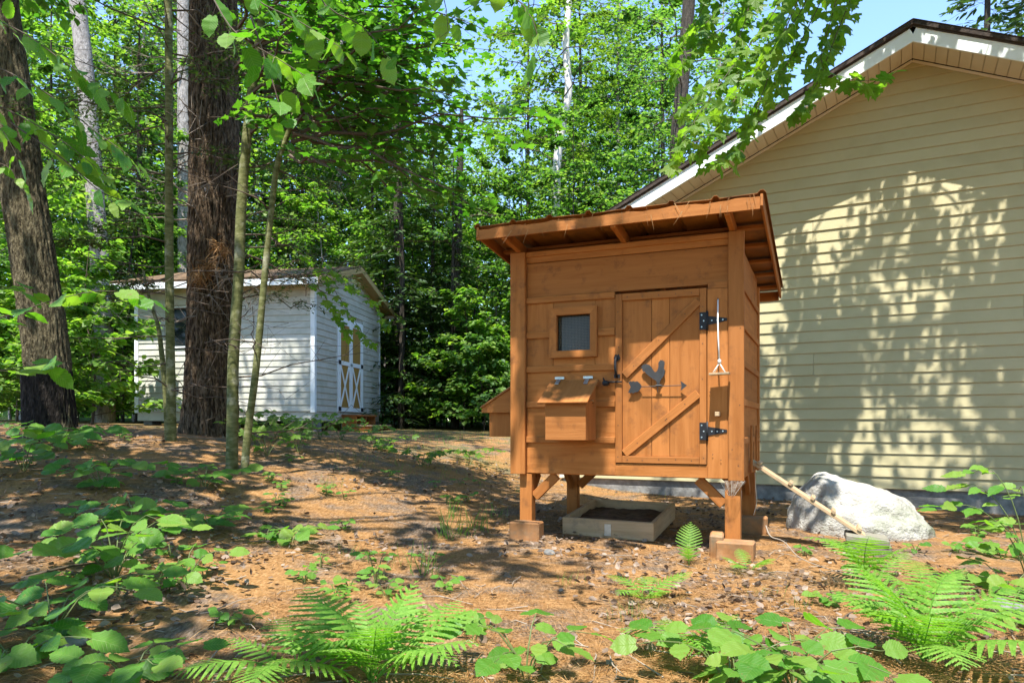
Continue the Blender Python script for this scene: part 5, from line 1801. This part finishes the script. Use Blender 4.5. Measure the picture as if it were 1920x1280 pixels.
pole_tree('maple_sapling', 'thinner sapling leaning right with a spreading green crown', [(460, 868), (466, 800), (478, 710), (487, 620), (496, 520), (506, 420), (520, 310), (545, 235)], 7.3,
          [.043, .039, .037, .035, .034, .032, .030, .028, .026, .013], BARK_MAPLE, 14, 90, 0, 0, (610, 20), SAP2, LEAF_MAPLE_SMALL, .105, M_LEAF_MID, (.12, .35, 3), 8)

# ------------------------------------------------------------------ boughs whose single leaves can be picked out
ROUND = []
for sd in range(4):
    V_, Q_ = round_leaf(sd + 1, 0.40 + 0.03 * sd, 8, 0.2, 0.10 + 0.05 * (sd % 2), 0.15 + 0.12 * (sd % 3))
    ROUND.append(mesh_np('leaf', V_, [np.array(Q_)], M_LEAF_FG, True))
LANCE = []
for sd in range(3):
    V_, Q_ = round_leaf(sd + 11, 0.27, 7, 0.3, 0.12, 0.25, 0.0)
    LANCE.append(mesh_np('leaf', V_, [np.array(Q_)], M_LEAF_FG, True))
MAPLE_L = []
for sd in range(4):
    tv, tt, tq = LEAF_MAPLE
    v2 = tv.copy()
    v2[:, 2] += (-0.25 - 0.1 * sd) * (v2[:, 1] - 0.35) ** 2 + (0.06 * (sd - 1.5)) * np.abs(v2[:, 0]) * 2 - 0.15 * v2[:, 0] ** 2
    MAPLE_L.append(mesh_np('leaf', v2, [tt], M_LEAF_MAPLE, False))


def leaf_obj(parent, meshes, pos, fwd, up, size):
    f = Vector(fwd).normalized()
    u = Vector(up)
    s = f.cross(u).normalized()
    n = s.cross(f)
    o = obj('leaf', R.choice(meshes), parent)
    M = Matrix((s, f, n)).transposed().to_4x4()
    M = M @ Matrix.Diagonal((size, size, size, 1))
    M.translation = Vector(pos)
    o.matrix_local = M
    return o


def rnd(s=1.0):
    return Vector((R.gauss(0, s), R.gauss(0, s), R.gauss(0, s)))


def bough(name, label, paths, meshes, size, step, wood_m, r0=0.006, droop=0.3, flat=0.3, cat='branch'):
    """twigs along given paths with alternate leaves on stalks"""
    base = Vector(paths[0][0])
    t = thing(name, label, cat, base)
    w = MB()
    for P in paths:
        L = sum((Vector(P[i + 1]) - Vector(P[i])).length for i in range(len(P) - 1))
        n = max(5, int(L / step))
        C = curve_pts(P, n + 2)
        w.tube([tuple(Vector(c) - base) for c in C], np.linspace(r0, r0 * 0.3, n + 2), 5, False)
        for i in range(1, n + 2):
            d = Vector(C[i] - C[i - 1]).normalized()
            lat = d.cross(Vector((0, 0, 1)))
            lat = lat.normalized() if lat.length > 0.1 else Vector((1, 0, 0))
            for sd in ((1, -1) if meshes is MAPLE_L else ((1,) if i % 2 else (-1,))):
                f = (d * 0.6 + lat * sd * 0.9 + rnd(0.3) + Vector((0, 0, -droop))).normalized()
                st = size * R.uniform(0.25, 0.6)
                p = Vector(C[i]) - base + f * st
                w.tube([tuple(Vector(C[i]) - base), tuple(p)], [0.0016, 0.0011], 3, False)
                leaf_obj(t, meshes, p, f + Vector((0, 0, -droop * 0.6)), Vector((0, 0, 1)) + rnd(flat), size * R.uniform(0.7, 1.2))
    obj('twig', w.mesh('twig', wood_m), t)['kind'] = 'stuff'
    return t


bough('maple_bough', 'hanging maple bough with pale green lobed leaves above the house roof', [
    [at(1500, -60, 6.66), at(1440, 40, 6.53), at(1370, 130, 6.39), at(1300, 230, 6.26), at(1262, 300, 6.26)],
    [at(1450, -50, 7.07), at(1400, 20, 6.94), at(1330, 70, 6.80), at(1270, 130, 6.66)],
    [at(1590, -80, 6.53), at(1560, 30, 6.53), at(1540, 120, 6.46), at(1600, 150, 6.39), at(1650, 150, 6.39)],
    [at(1560, -40, 6.80), at(1500, 80, 6.80), at(1450, 160, 6.66), at(1400, 250, 6.53), at(1340, 310, 6.39)],
    [at(1520, -60, 6.26), at(1470, 60, 6.26), at(1420, 130, 6.26), at(1360, 190, 6.12)],
    [at(1620, -60, 6.94), at(1580, 40, 6.94), at(1550, 90, 6.80)],
    [at(1380, -60, 6.80), at(1350, 10, 6.80), at(1310, 60, 6.66)],
    [at(1470, -80, 7.21), at(1480, 20, 7.21), at(1460, 110, 7.07)], [at(1420, -60, 6.6), at(1390, 60, 6.6), at(1340, 140, 6.5), at(1290, 190, 6.5)], [at(1540, -60, 6.7), at(1490, 40, 6.7), at(1430, 90, 6.6), at(1390, 130, 6.6)],
    [at(1610, -40, 6.5), at(1570, 60, 6.5), at(1530, 160, 6.5), at(1500, 200, 6.5)], [at(1400, 150, 6.5), at(1350, 230, 6.4), at(1310, 270, 6.4)], [at(1350, -60, 6.9), at(1310, 30, 6.9), at(1275, 90, 6.8)], [at(1450, 120, 6.6), at(1420, 200, 6.5), at(1380, 290, 6.5)]], MAPLE_L, 0.145, 0.105, TWIG, 0.005, 0.35, 0.35)
bough('basswood_bough', 'drooping twig of big heart-shaped leaves in front of the pine top', [
    [at(330, -120, 3.7), at(390, -20, 3.6), at(440, 60, 3.5), at(520, 110, 3.45), at(600, 160, 3.4)],
    [at(400, -120, 3.9), at(470, -10, 3.8), at(560, 40, 3.7), at(640, 90, 3.6)],
    [at(470, 30, 3.55), at(510, 150, 3.5), at(530, 220, 3.5)], [at(560, -80, 4.0), at(610, 10, 4.0), at(680, 50, 4.0), at(730, 110, 4.0)]], ROUND, 0.118, 0.085, TWIG, 0.005, 0.35, 0.5)
bough('basswood_bough', 'dark hanging leaves at the top edge over the sky gap', [
    [at(800, -110, 3.1), at(880, -50, 3.1), at(960, -10, 3.05), at(1000, 40, 3.0), at(1010, 85, 3.0)], [at(930, -80, 3.2), at(945, -20, 3.2), at(985, 10, 3.2)], [at(780, -100, 3.6), at(830, -10, 3.6), at(840, 60, 3.6)]], ROUND, 0.105, 0.10, TWIG, 0.004, 0.5, 0.5)
bough('beech_bough', 'long leafy twig crossing the leaning trunk high at the left edge', [
    [at(-160, 60, 4.3), at(-40, 110, 4.3), at(80, 170, 4.2), at(170, 240, 4.2), at(240, 290, 4.2)], [at(-120, 160, 4.4), at(0, 200, 4.4), at(110, 260, 4.3), at(200, 330, 4.3)],
    [at(-80, 10, 4.6), at(40, 60, 4.6), at(140, 130, 4.5), at(230, 180, 4.5)], [at(20, 230, 4.3), at(120, 300, 4.2), at(190, 360, 4.2), at(250, 380, 4.2)]], LANCE, 0.14, 0.055, TWIG, 0.005, 0.35, 0.6)
bough('beech_bough', 'small twig of bright yellow-green leaves at the left edge', [[at(-60, 200, 3.8), at(0, 240, 3.8), at(30, 290, 3.8)], [at(-60, 290, 3.8), at(10, 310, 3.8), at(40, 340, 3.8)]], LANCE, 0.10, 0.06, TWIG, 0.003, 0.3, 0.3)
bough('hazel_bough', 'level twig of broad leaves across the leaning trunk at mid height', [
    [at(-80, 620, 4.0), at(20, 590, 4.0), at(110, 560, 4.0), at(200, 545, 4.05), at(275, 560, 4.1)], [at(-60, 700, 4.2), at(30, 690, 4.2), at(90, 680, 4.2)], [at(-60, 560, 4.3), at(10, 540, 4.3), at(60, 545, 4.3)]], ROUND, 0.14, 0.075, TWIG, 0.004, 0.15, 0.4)
bough('maple_bough', 'dark leafy maple spray hanging in front of the shed gable', [
    [at(560, 470, 8.6), at(610, 520, 8.6), at(650, 580, 8.6), at(690, 640, 8.6)], [at(600, 480, 8.7), at(650, 530, 8.7), at(700, 570, 8.7), at(725, 610, 8.7)], [at(580, 520, 8.5), at(620, 570, 8.5), at(650, 620, 8.5)]], MAPLE_L, 0.115, 0.10, TWIG, 0.004, 0.2, 0.2)


# ------------------------------------------------------------------ ferns
def frond_mesh(seed, pairs=17, width=0.30, arch=0.5):
    """triangular fern frond, one unit long, each pinna cut into lobes"""
    r = random.Random(seed)
    b = MB()
    ts = np.linspace(0, 1, 14)

    def axis(t):
        return np.array([0.02 * math.sin(3 * t + seed), t - 0.10 * arch * t * t, arch * (0.62 * t - 0.72 * t * t)])
    b.tube([axis(t) for t in ts], np.linspace(0.008, 0.0015, 14), 4, False)
    for k in range(pairs):
        t = 0.22 + 0.77 * (k / (pairs - 1)) ** 0.92
        env = math.sin(PI * min(1.0, (0.30 + 0.72 * (k / (pairs - 1))))) ** 0.75 if k > 2 else 0.75 + 0.07 * k
        L = width * max(0.03, env)
        if k == pairs - 1:
            L = width * 0.10
        c = axis(t)
        fw = axis(min(1, t + 0.03)) - axis(t - 0.03)
        fw /= np.linalg.norm(fw)
        for sd in (1, -1):
            side = np.array([sd, 0, 0.0])
            d = side * 0.92 + fw * (0.30 + 0.35 * k / pairs) + np.array([0, 0, -0.12 + r.uniform(-.06, .06)])
            d /= np.linalg.norm(d)
            up = np.cross(side, fw) * sd
            pw = np.cross(d, up)
            pw /= np.linalg.norm(pw)
            nl = max(3, int(11 * L / width))
            for q in range(nl):
                f0, f1 = q / nl, (q + 1) / nl
                wid = 0.026 * (L / width) ** 0.5 * (1 - 0.75 * (f0 + f1) / 2) + 0.002
                cv = np.array([0, 0, -0.06 * L])
                a = c + d * L * f0 + cv * f0 * f0
                e = c + d * L * f1 + cv * f1 * f1
                for s2 in (1, -1):
                    tipv = c + d * L * (f1 + 0.25 / nl) + pw * s2 * wid + cv * f1 * f1 + np.array([0, 0, -0.006])
                    mid = a + pw * s2 * wid * 0.85 + d * L * 0.12 / nl
                    b.add([a, mid, tipv, e], [(0, 1, 2, 3)])
    return b.mesh('frond', M_FERN)


FRONDS = [frond_mesh(s, 12 + s % 2, 0.27 + 0.03 * (s % 2), 0.55 + 0.2 * (s % 3)) for s in range(4)]


def fern(label, base, specs):
    """specs: (azimuth, length, rise) for each frond"""
    t = thing('fern', label, 'fern', base)
    for (az, L, rise) in specs:
        f = Vector((math.cos(az), math.sin(az), 0))
        o = obj('frond', R.choice(FRONDS), t)
        fw = (f * math.cos(rise) + Vector((0, 0, math.sin(rise)))).normalized()
        s = fw.cross(Vector((0, 0, 1))).normalized()
        n = s.cross(fw)
        M = Matrix((s, fw, n)).transposed().to_4x4() @ Matrix.Diagonal((L, L, L, 1))
        M.translation = rnd(0.012)
        o.matrix_local = M
    return t


def ring(n, L, rise, a0=0.0, jit=0.3, span=2 * PI):
    return [(a0 + span * i / n + R.uniform(-jit, jit), L * R.uniform(.75, 1.1), rise + R.uniform(-.2, .2)) for i in range(n)]


fern('biggest fern, spreading at the bottom edge left of centre', on_ground(700, 2.78), ring(11, .54, .5, .3) + ring(6, .46, .9, .9))
fern('second fern at the bottom edge, low and left of the biggest', on_ground(545, 2.78), ring(7, .42, .4, .2))
fern('large bright sunlit fern at the lower right corner', on_ground(1735, 3.05), ring(9, .60, .5, .1) + ring(5, .52, .85, .5))
fern('tall fern with arching fronds in front of the ramp timber', on_ground(1625, 4.5), ring(5, .50, .75, .6))
fern('fern with flat fronds right of the ramp timber', on_ground(1730, 4.2), ring(5, .42, .45, .1))
fern('single upright fern frond beside the right front foot of the coop', on_ground(1292, 5.15), [(1.2, .34, 1.35), (4.4, .22, .9)])
fern('small fern in front of the right front foot block', on_ground(1402, 5.0), ring(5, .27, .5, .3))
fern('fern in front of the wooden tray', on_ground(1205, 4.15), ring(5, .36, .45, .1))
fern('shaded fern at the bottom edge below the coop door', on_ground(1285, 3.1), ring(6, .36, .45, .5))


# ------------------------------------------------------------------ broad-leaved low plants
def shrub(label, base, stems, size, meshes=None, name='hazel_shoot', step=0.085, cat='shoot'):
    """stems: (azimuth, reach, height)"""
    meshes = meshes or ROUND
    t = thing(name, label, cat, base)
    w = MB()
    for (az, reach, hgt) in stems:
        d = Vector((math.cos(az), math.sin(az), 0))
        P = [Vector((0, 0, -0.03)), d * reach * 0.25 + Vector((0, 0, hgt * 0.65)), d * reach * 0.65 + Vector((0, 0, hgt)), d * reach + Vector((0, 0, hgt * 0.95))]
        L = reach + hgt * 0.6
        n = max(4, int(L / step))
        C = curve_pts(P, n + 1)
        w.tube(C, np.linspace(0.0045, 0.0015, n + 1), 5, False)
        lat = Vector((-d.y, d.x, 0))
        for i in range(max(1, int(n * 0.35)), n + 1):
            sd = 1 if i % 2 else -1
            f = d * 0.5 + lat * sd * 0.9 + rnd(0.2)
            f.z = R.uniform(-0.25, 0.1)
            if i == n:
                f = d + rnd(0.15)
            f.normalize()
            p = Vector(C[i]) + f * size * 0.2
            w.tube([tuple(C[i]), tuple(p)], [0.0014, 0.001], 3, False)
            leaf_obj(t, meshes, p, f, Vector((0.05, -0.5, 1)) + rnd(0.28), size * R.uniform(0.75, 1.25))
    obj('stem', w.mesh('stem', STEM_GREEN), t)['kind'] = 'stuff'
    return t


def fan(n, reach, h, a0=0.0, span=2 * PI):
    return [(a0 + span * (i + R.uniform(-.2, .2)) / n, reach * R.uniform(.7, 1.15), h * R.uniform(.75, 1.2)) for i in range(n)]


shrub('broad-leaved shoot with two tiers of leaves, left foreground', on_ground(215, 4.05), fan(7, .42, .24, .2) + fan(3, .25, .33, .5), .135)
shrub('leafy shoot at the left edge near the bottom', on_ground(95, 3.2), fan(7, .40, .22, .5), .13)
shrub('low shoot with pale leaves in the bottom left corner', on_ground(25, 2.85), fan(5, .24, .12, .2), .12)
shrub('small shoot right of the two-tiered shoot', on_ground(345, 3.9), fan(4, .22, .17, .1), .115)
shrub('pale bright shoot cut by the bottom edge at left', on_ground(245, 2.70), fan(5, .20, .12, .4), .12)
shrub('dark shoot below the leaning tree at the left edge', on_ground(45, 6.3), fan(7, .50, .30, .3), .15)
shrub('shoot between the leaning tree and the twin stems', on_ground(190, 6.0), fan(7, .42, .2, .6), .14)
shrub('leafy shoot in front of the twin stems', on_ground(250, 5.2), fan(6, .36, .16, .1), .13)
shrub('small shoot in front of the curved sapling', on_ground(395, 5.3), fan(6, .30, .17, .2), .12)
shrub('shoot at the foot of the two saplings', on_ground(385, 6.6), fan(5, .34, .16, .5), .13)
shrub('shaded shoot between pine base and leaning tree', on_ground(110, 7.4), fan(6, .5, .3, .5), .15)
shrub('bright seedling on the sunlit needles left of centre', on_ground(545, 5.2), fan(5, .24, .10, .1), .11)
shrub('slim seedling standing alone in the middle of the needle floor', on_ground(705, 4.3), fan(3, .12, .17, .8), .07, LANCE)
shrub('shaded shoot at the bottom edge right of the biggest fern', on_ground(985, 2.9), fan(6, .25, .18, .2), .095)
shrub('leafy shoot along the bottom edge right of centre', on_ground(1370, 2.78), fan(6, .33, .17, .1), .105)
shrub('dark leafy shoot at the bottom edge left of the bright fern', on_ground(1490, 2.75), fan(8, .33, .19, .7), .115)
shrub('tall pale green shoot in front of the house wall at the right edge', on_ground(1935, 4.4), [(2.7, .42, .62), (2.95, .50, .50), (2.4, .32, .72), (3.3, .36, .42), (1.2, .3, .6)], .125, LANCE, step=.07)
shrub('small glossy plant on the needles at the right of the boulder', on_ground(1880, 5.6), fan(4, .24, .14, .3), .12)
shrub('low plant under the tall shoot at the right edge', on_ground(1890, 4.3), fan(5, .3, .14, .3), .10)
shrub('plant at the right edge above the bright fern', on_ground(1890, 3.6), fan(5, .32, .16, .9), .10, LANCE)
for i, (px, Y) in enumerate(sorted(((480, 9.4), (520, 10.2), (560, 9.0), (600, 10.8), (640, 11.2), (566, 11.6), (500, 8.5), (690, 12.2), (880, 10.6), (790, 9.4), (720, 10.6), (455, 10.8)))):
    shrub(f'dark low maple seedling, {ORD[i]} from the left on the rise before the shed', on_ground(px, Y), fan(5, .42, .30 if px < 650 else .2, i), .11, MAPLE_L, 'maple_seedling', .09, 'seedling')['group'] = 'low seedlings in front of the shed'
for i in range(60):
    px, Y = R.uniform(20, 940), R.uniform(3.3, 9.0)
    shrub('tiny green seedling on the pine needle floor', on_ground(px, Y), fan(2 + i % 2, .07, .07, i), .05, ROUND if i % 2 else LANCE, 'small_seedling', .04, 'seedling')['group'] = 'tiny seedlings on the forest floor'
for i in range(9):
    px, Y = R.uniform(1420, 1900), R.uniform(3.4, 6.8)
    shrub('tiny pale seedling on the sunlit ground at the right', on_ground(px, Y), fan(2 + i % 2, .07, .06, i), .05, ROUND, 'small_seedling', .04, 'seedling')['group'] = 'tiny seedlings by the house'

# ------------------------------------------------------------------ needles, dead leaves, grass, twigs
def scatter(n, x0, x1, y0, y1, power=1.0):
    y = y0 + (y1 - y0) * RNG.uniform(0, 1, n) ** power
    x = RNG.uniform(x0, x1, n) * 1.0
    return x, y


def wedge(n, y0, y1, power=1.6, half=0.78):
    y = y0 + (y1 - y0) * RNG.uniform(0, 1, n) ** power
    return RNG.uniform(-half, half, n) * y, y


nb = MB()
x, y = wedge(110000, 2.3, 10.5, 1.7)
keep = vnoise(x, y, .55) + .35 * vnoise(x, y, .15, 4) > .42
x, y = x[keep], y[keep]
n = len(x)
pos = np.stack([x, y, gz(x, y) + RNG.uniform(0.001, 0.014, n)], -1)
az = RNG.uniform(0, 2 * PI, n) + 2 * vnoise(x, y, .3, 2)
fw = np.stack([np.cos(az), np.sin(az), RNG.normal(.02, .10, n)], -1)
nb.leaves(_tm([(-.010, 0, 0), (.010, 0, 0), (.008, .5, .05), (-.008, .5, .05), (0, 1, .0)], [(3, 2, 4)], [(0, 1, 2, 3)]), pos, fw, np.array([0, 0, 1.0])[None] + rvec(n, .3), RNG.uniform(.06, .13, n))
tag(obj('pine_needles', nb.mesh('pine_needles', M_DEAD_NEEDLE)), 'fallen orange-brown pine needles covering the ground', 'pine needles', None, 'stuff')

lb = MB()
x, y = wedge(15000, 2.3, 12.0, 1.5)
dens = vnoise(x, y, .9, 7) + .5 * (np.abs(x - .9) < 1.0) * (np.abs(y - 6.0) < .8)
keep = RNG.uniform(0, 1, len(x)) < np.clip((dens - .35) * 2.2, .05, 1)
x, y = x[keep], y[keep]
n = len(x)
pos = np.stack([x, y, gz(x, y) + RNG.uniform(.006, .03, n)], -1)
CURL = _tm([(0, 0, .0), (-.3, .25, .10), (-.36, .55, .16), (0, 1, .14), (.36, .55, .10), (.30, .25, .05), (0, .5, -.02)], [(0, 6, 1), (1, 6, 2), (2, 6, 3), (3, 6, 4), (4, 6, 5), (5, 6, 0)])
lb.leaves(CURL, pos, rvec(n) * np.array([1, 1, .25]), np.array([0, 0, 1.0])[None] + rvec(n, .45), RNG.uniform(.018, .06, n))
tag(obj('leaf_litter', lb.mesh('leaf_litter', M_LITTER)), 'scattered dry curled dead leaves on the ground', 'dead leaves', None, 'stuff')

tb = MB()
xs_, ys_ = wedge(420, 2.5, 10.0, 1.4)
zs_ = gz(xs_, ys_)
for a, b_, c_ in zip(xs_, ys_, zs_):
    an, Lq = RNG.uniform(0, 2 * PI), RNG.uniform(.06, .32)
    d_ = np.array([math.cos(an), math.sin(an), .03]) * Lq
    p_ = np.array([a, b_, c_ + .012])
    tb.tube([p_, p_ + d_ * .5 + rvec(1, .012)[0], p_ + d_], [.0035, .003, .0015], 4, False)
tag(obj('twig_litter', tb.mesh('twig_litter', TWIG_PALE)), 'small dry twigs strewn over the forest floor', 'twigs', None, 'stuff')

gb = MB()
BL = _tm([(-.012, 0, 0), (.012, 0, 0), (.010, .45, .02), (-.010, .45, .02), (0, 1, -.12)], [(3, 2, 4)], [(0, 1, 2, 3)])
for (px, Y, nn, hh) in ((835, 5.9, 26, .26), (870, 6.1, 30, .24), (900, 6.3, 22, .22), (850, 6.6, 20, .2), (795, 4.7, 22, .2), (745, 4.9, 12, .15), (930, 6.9, 22, .18), (650, 5.0, 16, .1), (1180, 3.7, 26, .11), (1060, 4.5, 22, .1), (1500, 3.9, 24, .09),
                         (1430, 4.2, 20, .08), (820, 9, 60, .12), (880, 10.5, 90, .13), (780, 11.5, 90, .13), (930, 11, 80, .13), (700, 9, 50, .12), (840, 13, 120, .14), (900, 14, 120, .14), (760, 14, 120, .14), (980, 8.6, 30, .12), (1200, 9.6, 40, .1), (1860, 3.2, 30, .1), (620, 7.2, 30, .13)):
    g = on_ground(px, Y)
    sp = .05 if nn < 40 else .5
    xx, yy = g.x + RNG.normal(0, sp, nn), g.y + RNG.normal(0, sp, nn)
    pos = np.stack([xx, yy, gz(xx, yy)], -1)
    fw = np.array([0, 0, 1.0])[None] + rvec(nn, .28) * np.array([1, 1, .2])
    gb.leaves(BL, pos, fw, rvec(nn) * np.array([1, 1, .1]), hh * RNG.uniform(.5, 1.25, nn))
tag(obj('grass', gb.mesh('grass', M_GRASS)), 'thin green grass blades in tufts on the forest floor', 'grass', None, 'stuff')

# pine needles caught on the coop roof edge and hanging from it
cn = MB()
n = 240
xx = RNG.uniform(-.14, CW + .14, n)
p = np.stack([xx, RNG.uniform(-.335, -.1, n), 2.595 + RNG.uniform(.0, .02, n)], -1)
fw = rvec(n) * np.array([1, 1, .15])
cn.leaves(_tm([(-.009, 0, 0), (.009, 0, 0), (0, 1, 0)], [(0, 1, 2)]), p, fw, np.array([0, 0, 1.0])[None] + rvec(n, .2), RNG.uniform(.06, .12, n))
n = 30
p = np.stack([np.concatenate([RNG.uniform(1.2, CW + .1, 18), RNG.uniform(-.1, 1.2, 12)]), np.full(n, -.334), RNG.uniform(2.53, 2.61, n)], -1)
fw = np.stack([RNG.normal(0, .4, n), np.full(n, -.05), np.full(n, -1.0)], -1)
cn.leaves(_tm([(-.022, 0, 0), (.022, 0, 0), (0, 1, 0)], [(0, 1, 2)]), p, fw, np.array([0, -1.0, 0])[None] + rvec(n, .1), RNG.uniform(.06, .14, n))
o = obj('fallen_needles', cn.mesh('fallen_needles', M_DEAD_NEEDLE), coop)
o['kind'] = 'stuff'


def loose_twig(label, pts, r, name='fallen_twig', mat=None, cat='twig'):
    base = Vector(pts[0])
    t = MB()
    C = curve_pts([Vector(q) - base for q in pts], 4 * len(pts))
    t.tube(C, np.linspace(r, r * .4, 4 * len(pts)), 6)
    o = obj(name, t.mesh(name, mat or TWIG_PALE, True), None, base)
    return tag(o, label, cat)


loose_twig('bare curved twig arching over the ground by the ramp', [at(1436, 985, 5.6), at(1445, 1005, 5.5), at(1470, 1015, 5.4), at(1500, 1045, 5.1), at(1560, 1068, 4.9), at(1600, 1075, 4.8)], .006)
loose_twig('pale frayed string dangling behind the right front leg', [at(1416, 885, 6.1), at(1417, 915, 6.1), at(1419, 940, 6.1), at(1413, 965, 6.1)], .004, 'frayed_string', ROPE, 'string')
for lab, (pa, Ya), (pb, Yb), r in (('dark stick on the needles at the left edge', (40, 3.9), (200, 4.25), .010), ('dry stick in the sunny patch left of centre', (410, 4.85), (520, 5.05), .006), ('stick lying at the foot of the leafy shoot', (250, 4.6), (330, 4.9), .012),
                                   ('short dark stick near the bright fern', (1800, 4.3), (1850, 4.4), .009), ('thin stick on sunlit ground below the right foot block', (1560, 3.4), (1600, 3.75), .006)):
    A, B = on_ground(pa, Ya), on_ground(pb, Yb)
    A.z += .012
    B.z += .03
    loose_twig(lab, [A, (A + B) / 2 + Vector((0.02, 0.03, .02)), B], r, 'fallen_stick', TWIG, 'stick')
for lab, px, Y, s in (('dark grey flat stone by the bright fern', 1885, 3.95, .085), ('small stone half sunk in needles at the bottom left', 135, 3.1, .06), ('small pale stone near the left front foot block', 1030, 5.5, .045)):
    import bmesh
    bm = bmesh.new()
    bmesh.ops.create_icosphere(bm, subdivisions=3, radius=1.0)
    for v in bm.verts:
        v.co *= 1 + .35 * mnoise.noise(v.co * 1.3 + Vector((px, 0, 0)))
        v.co.z *= .55
        v.co *= s
    me = bpy.data.meshes.new('stone')
    bm.to_mesh(me)
    bm.free()
    me.materials.append(CONCRETE)
    for q in me.polygons:
        q.use_smooth = True
    tag(obj('stone', me, None, on_ground(px, Y) + Vector((0, 0, s * .2)), (0, 0, px)), lab, 'stone')
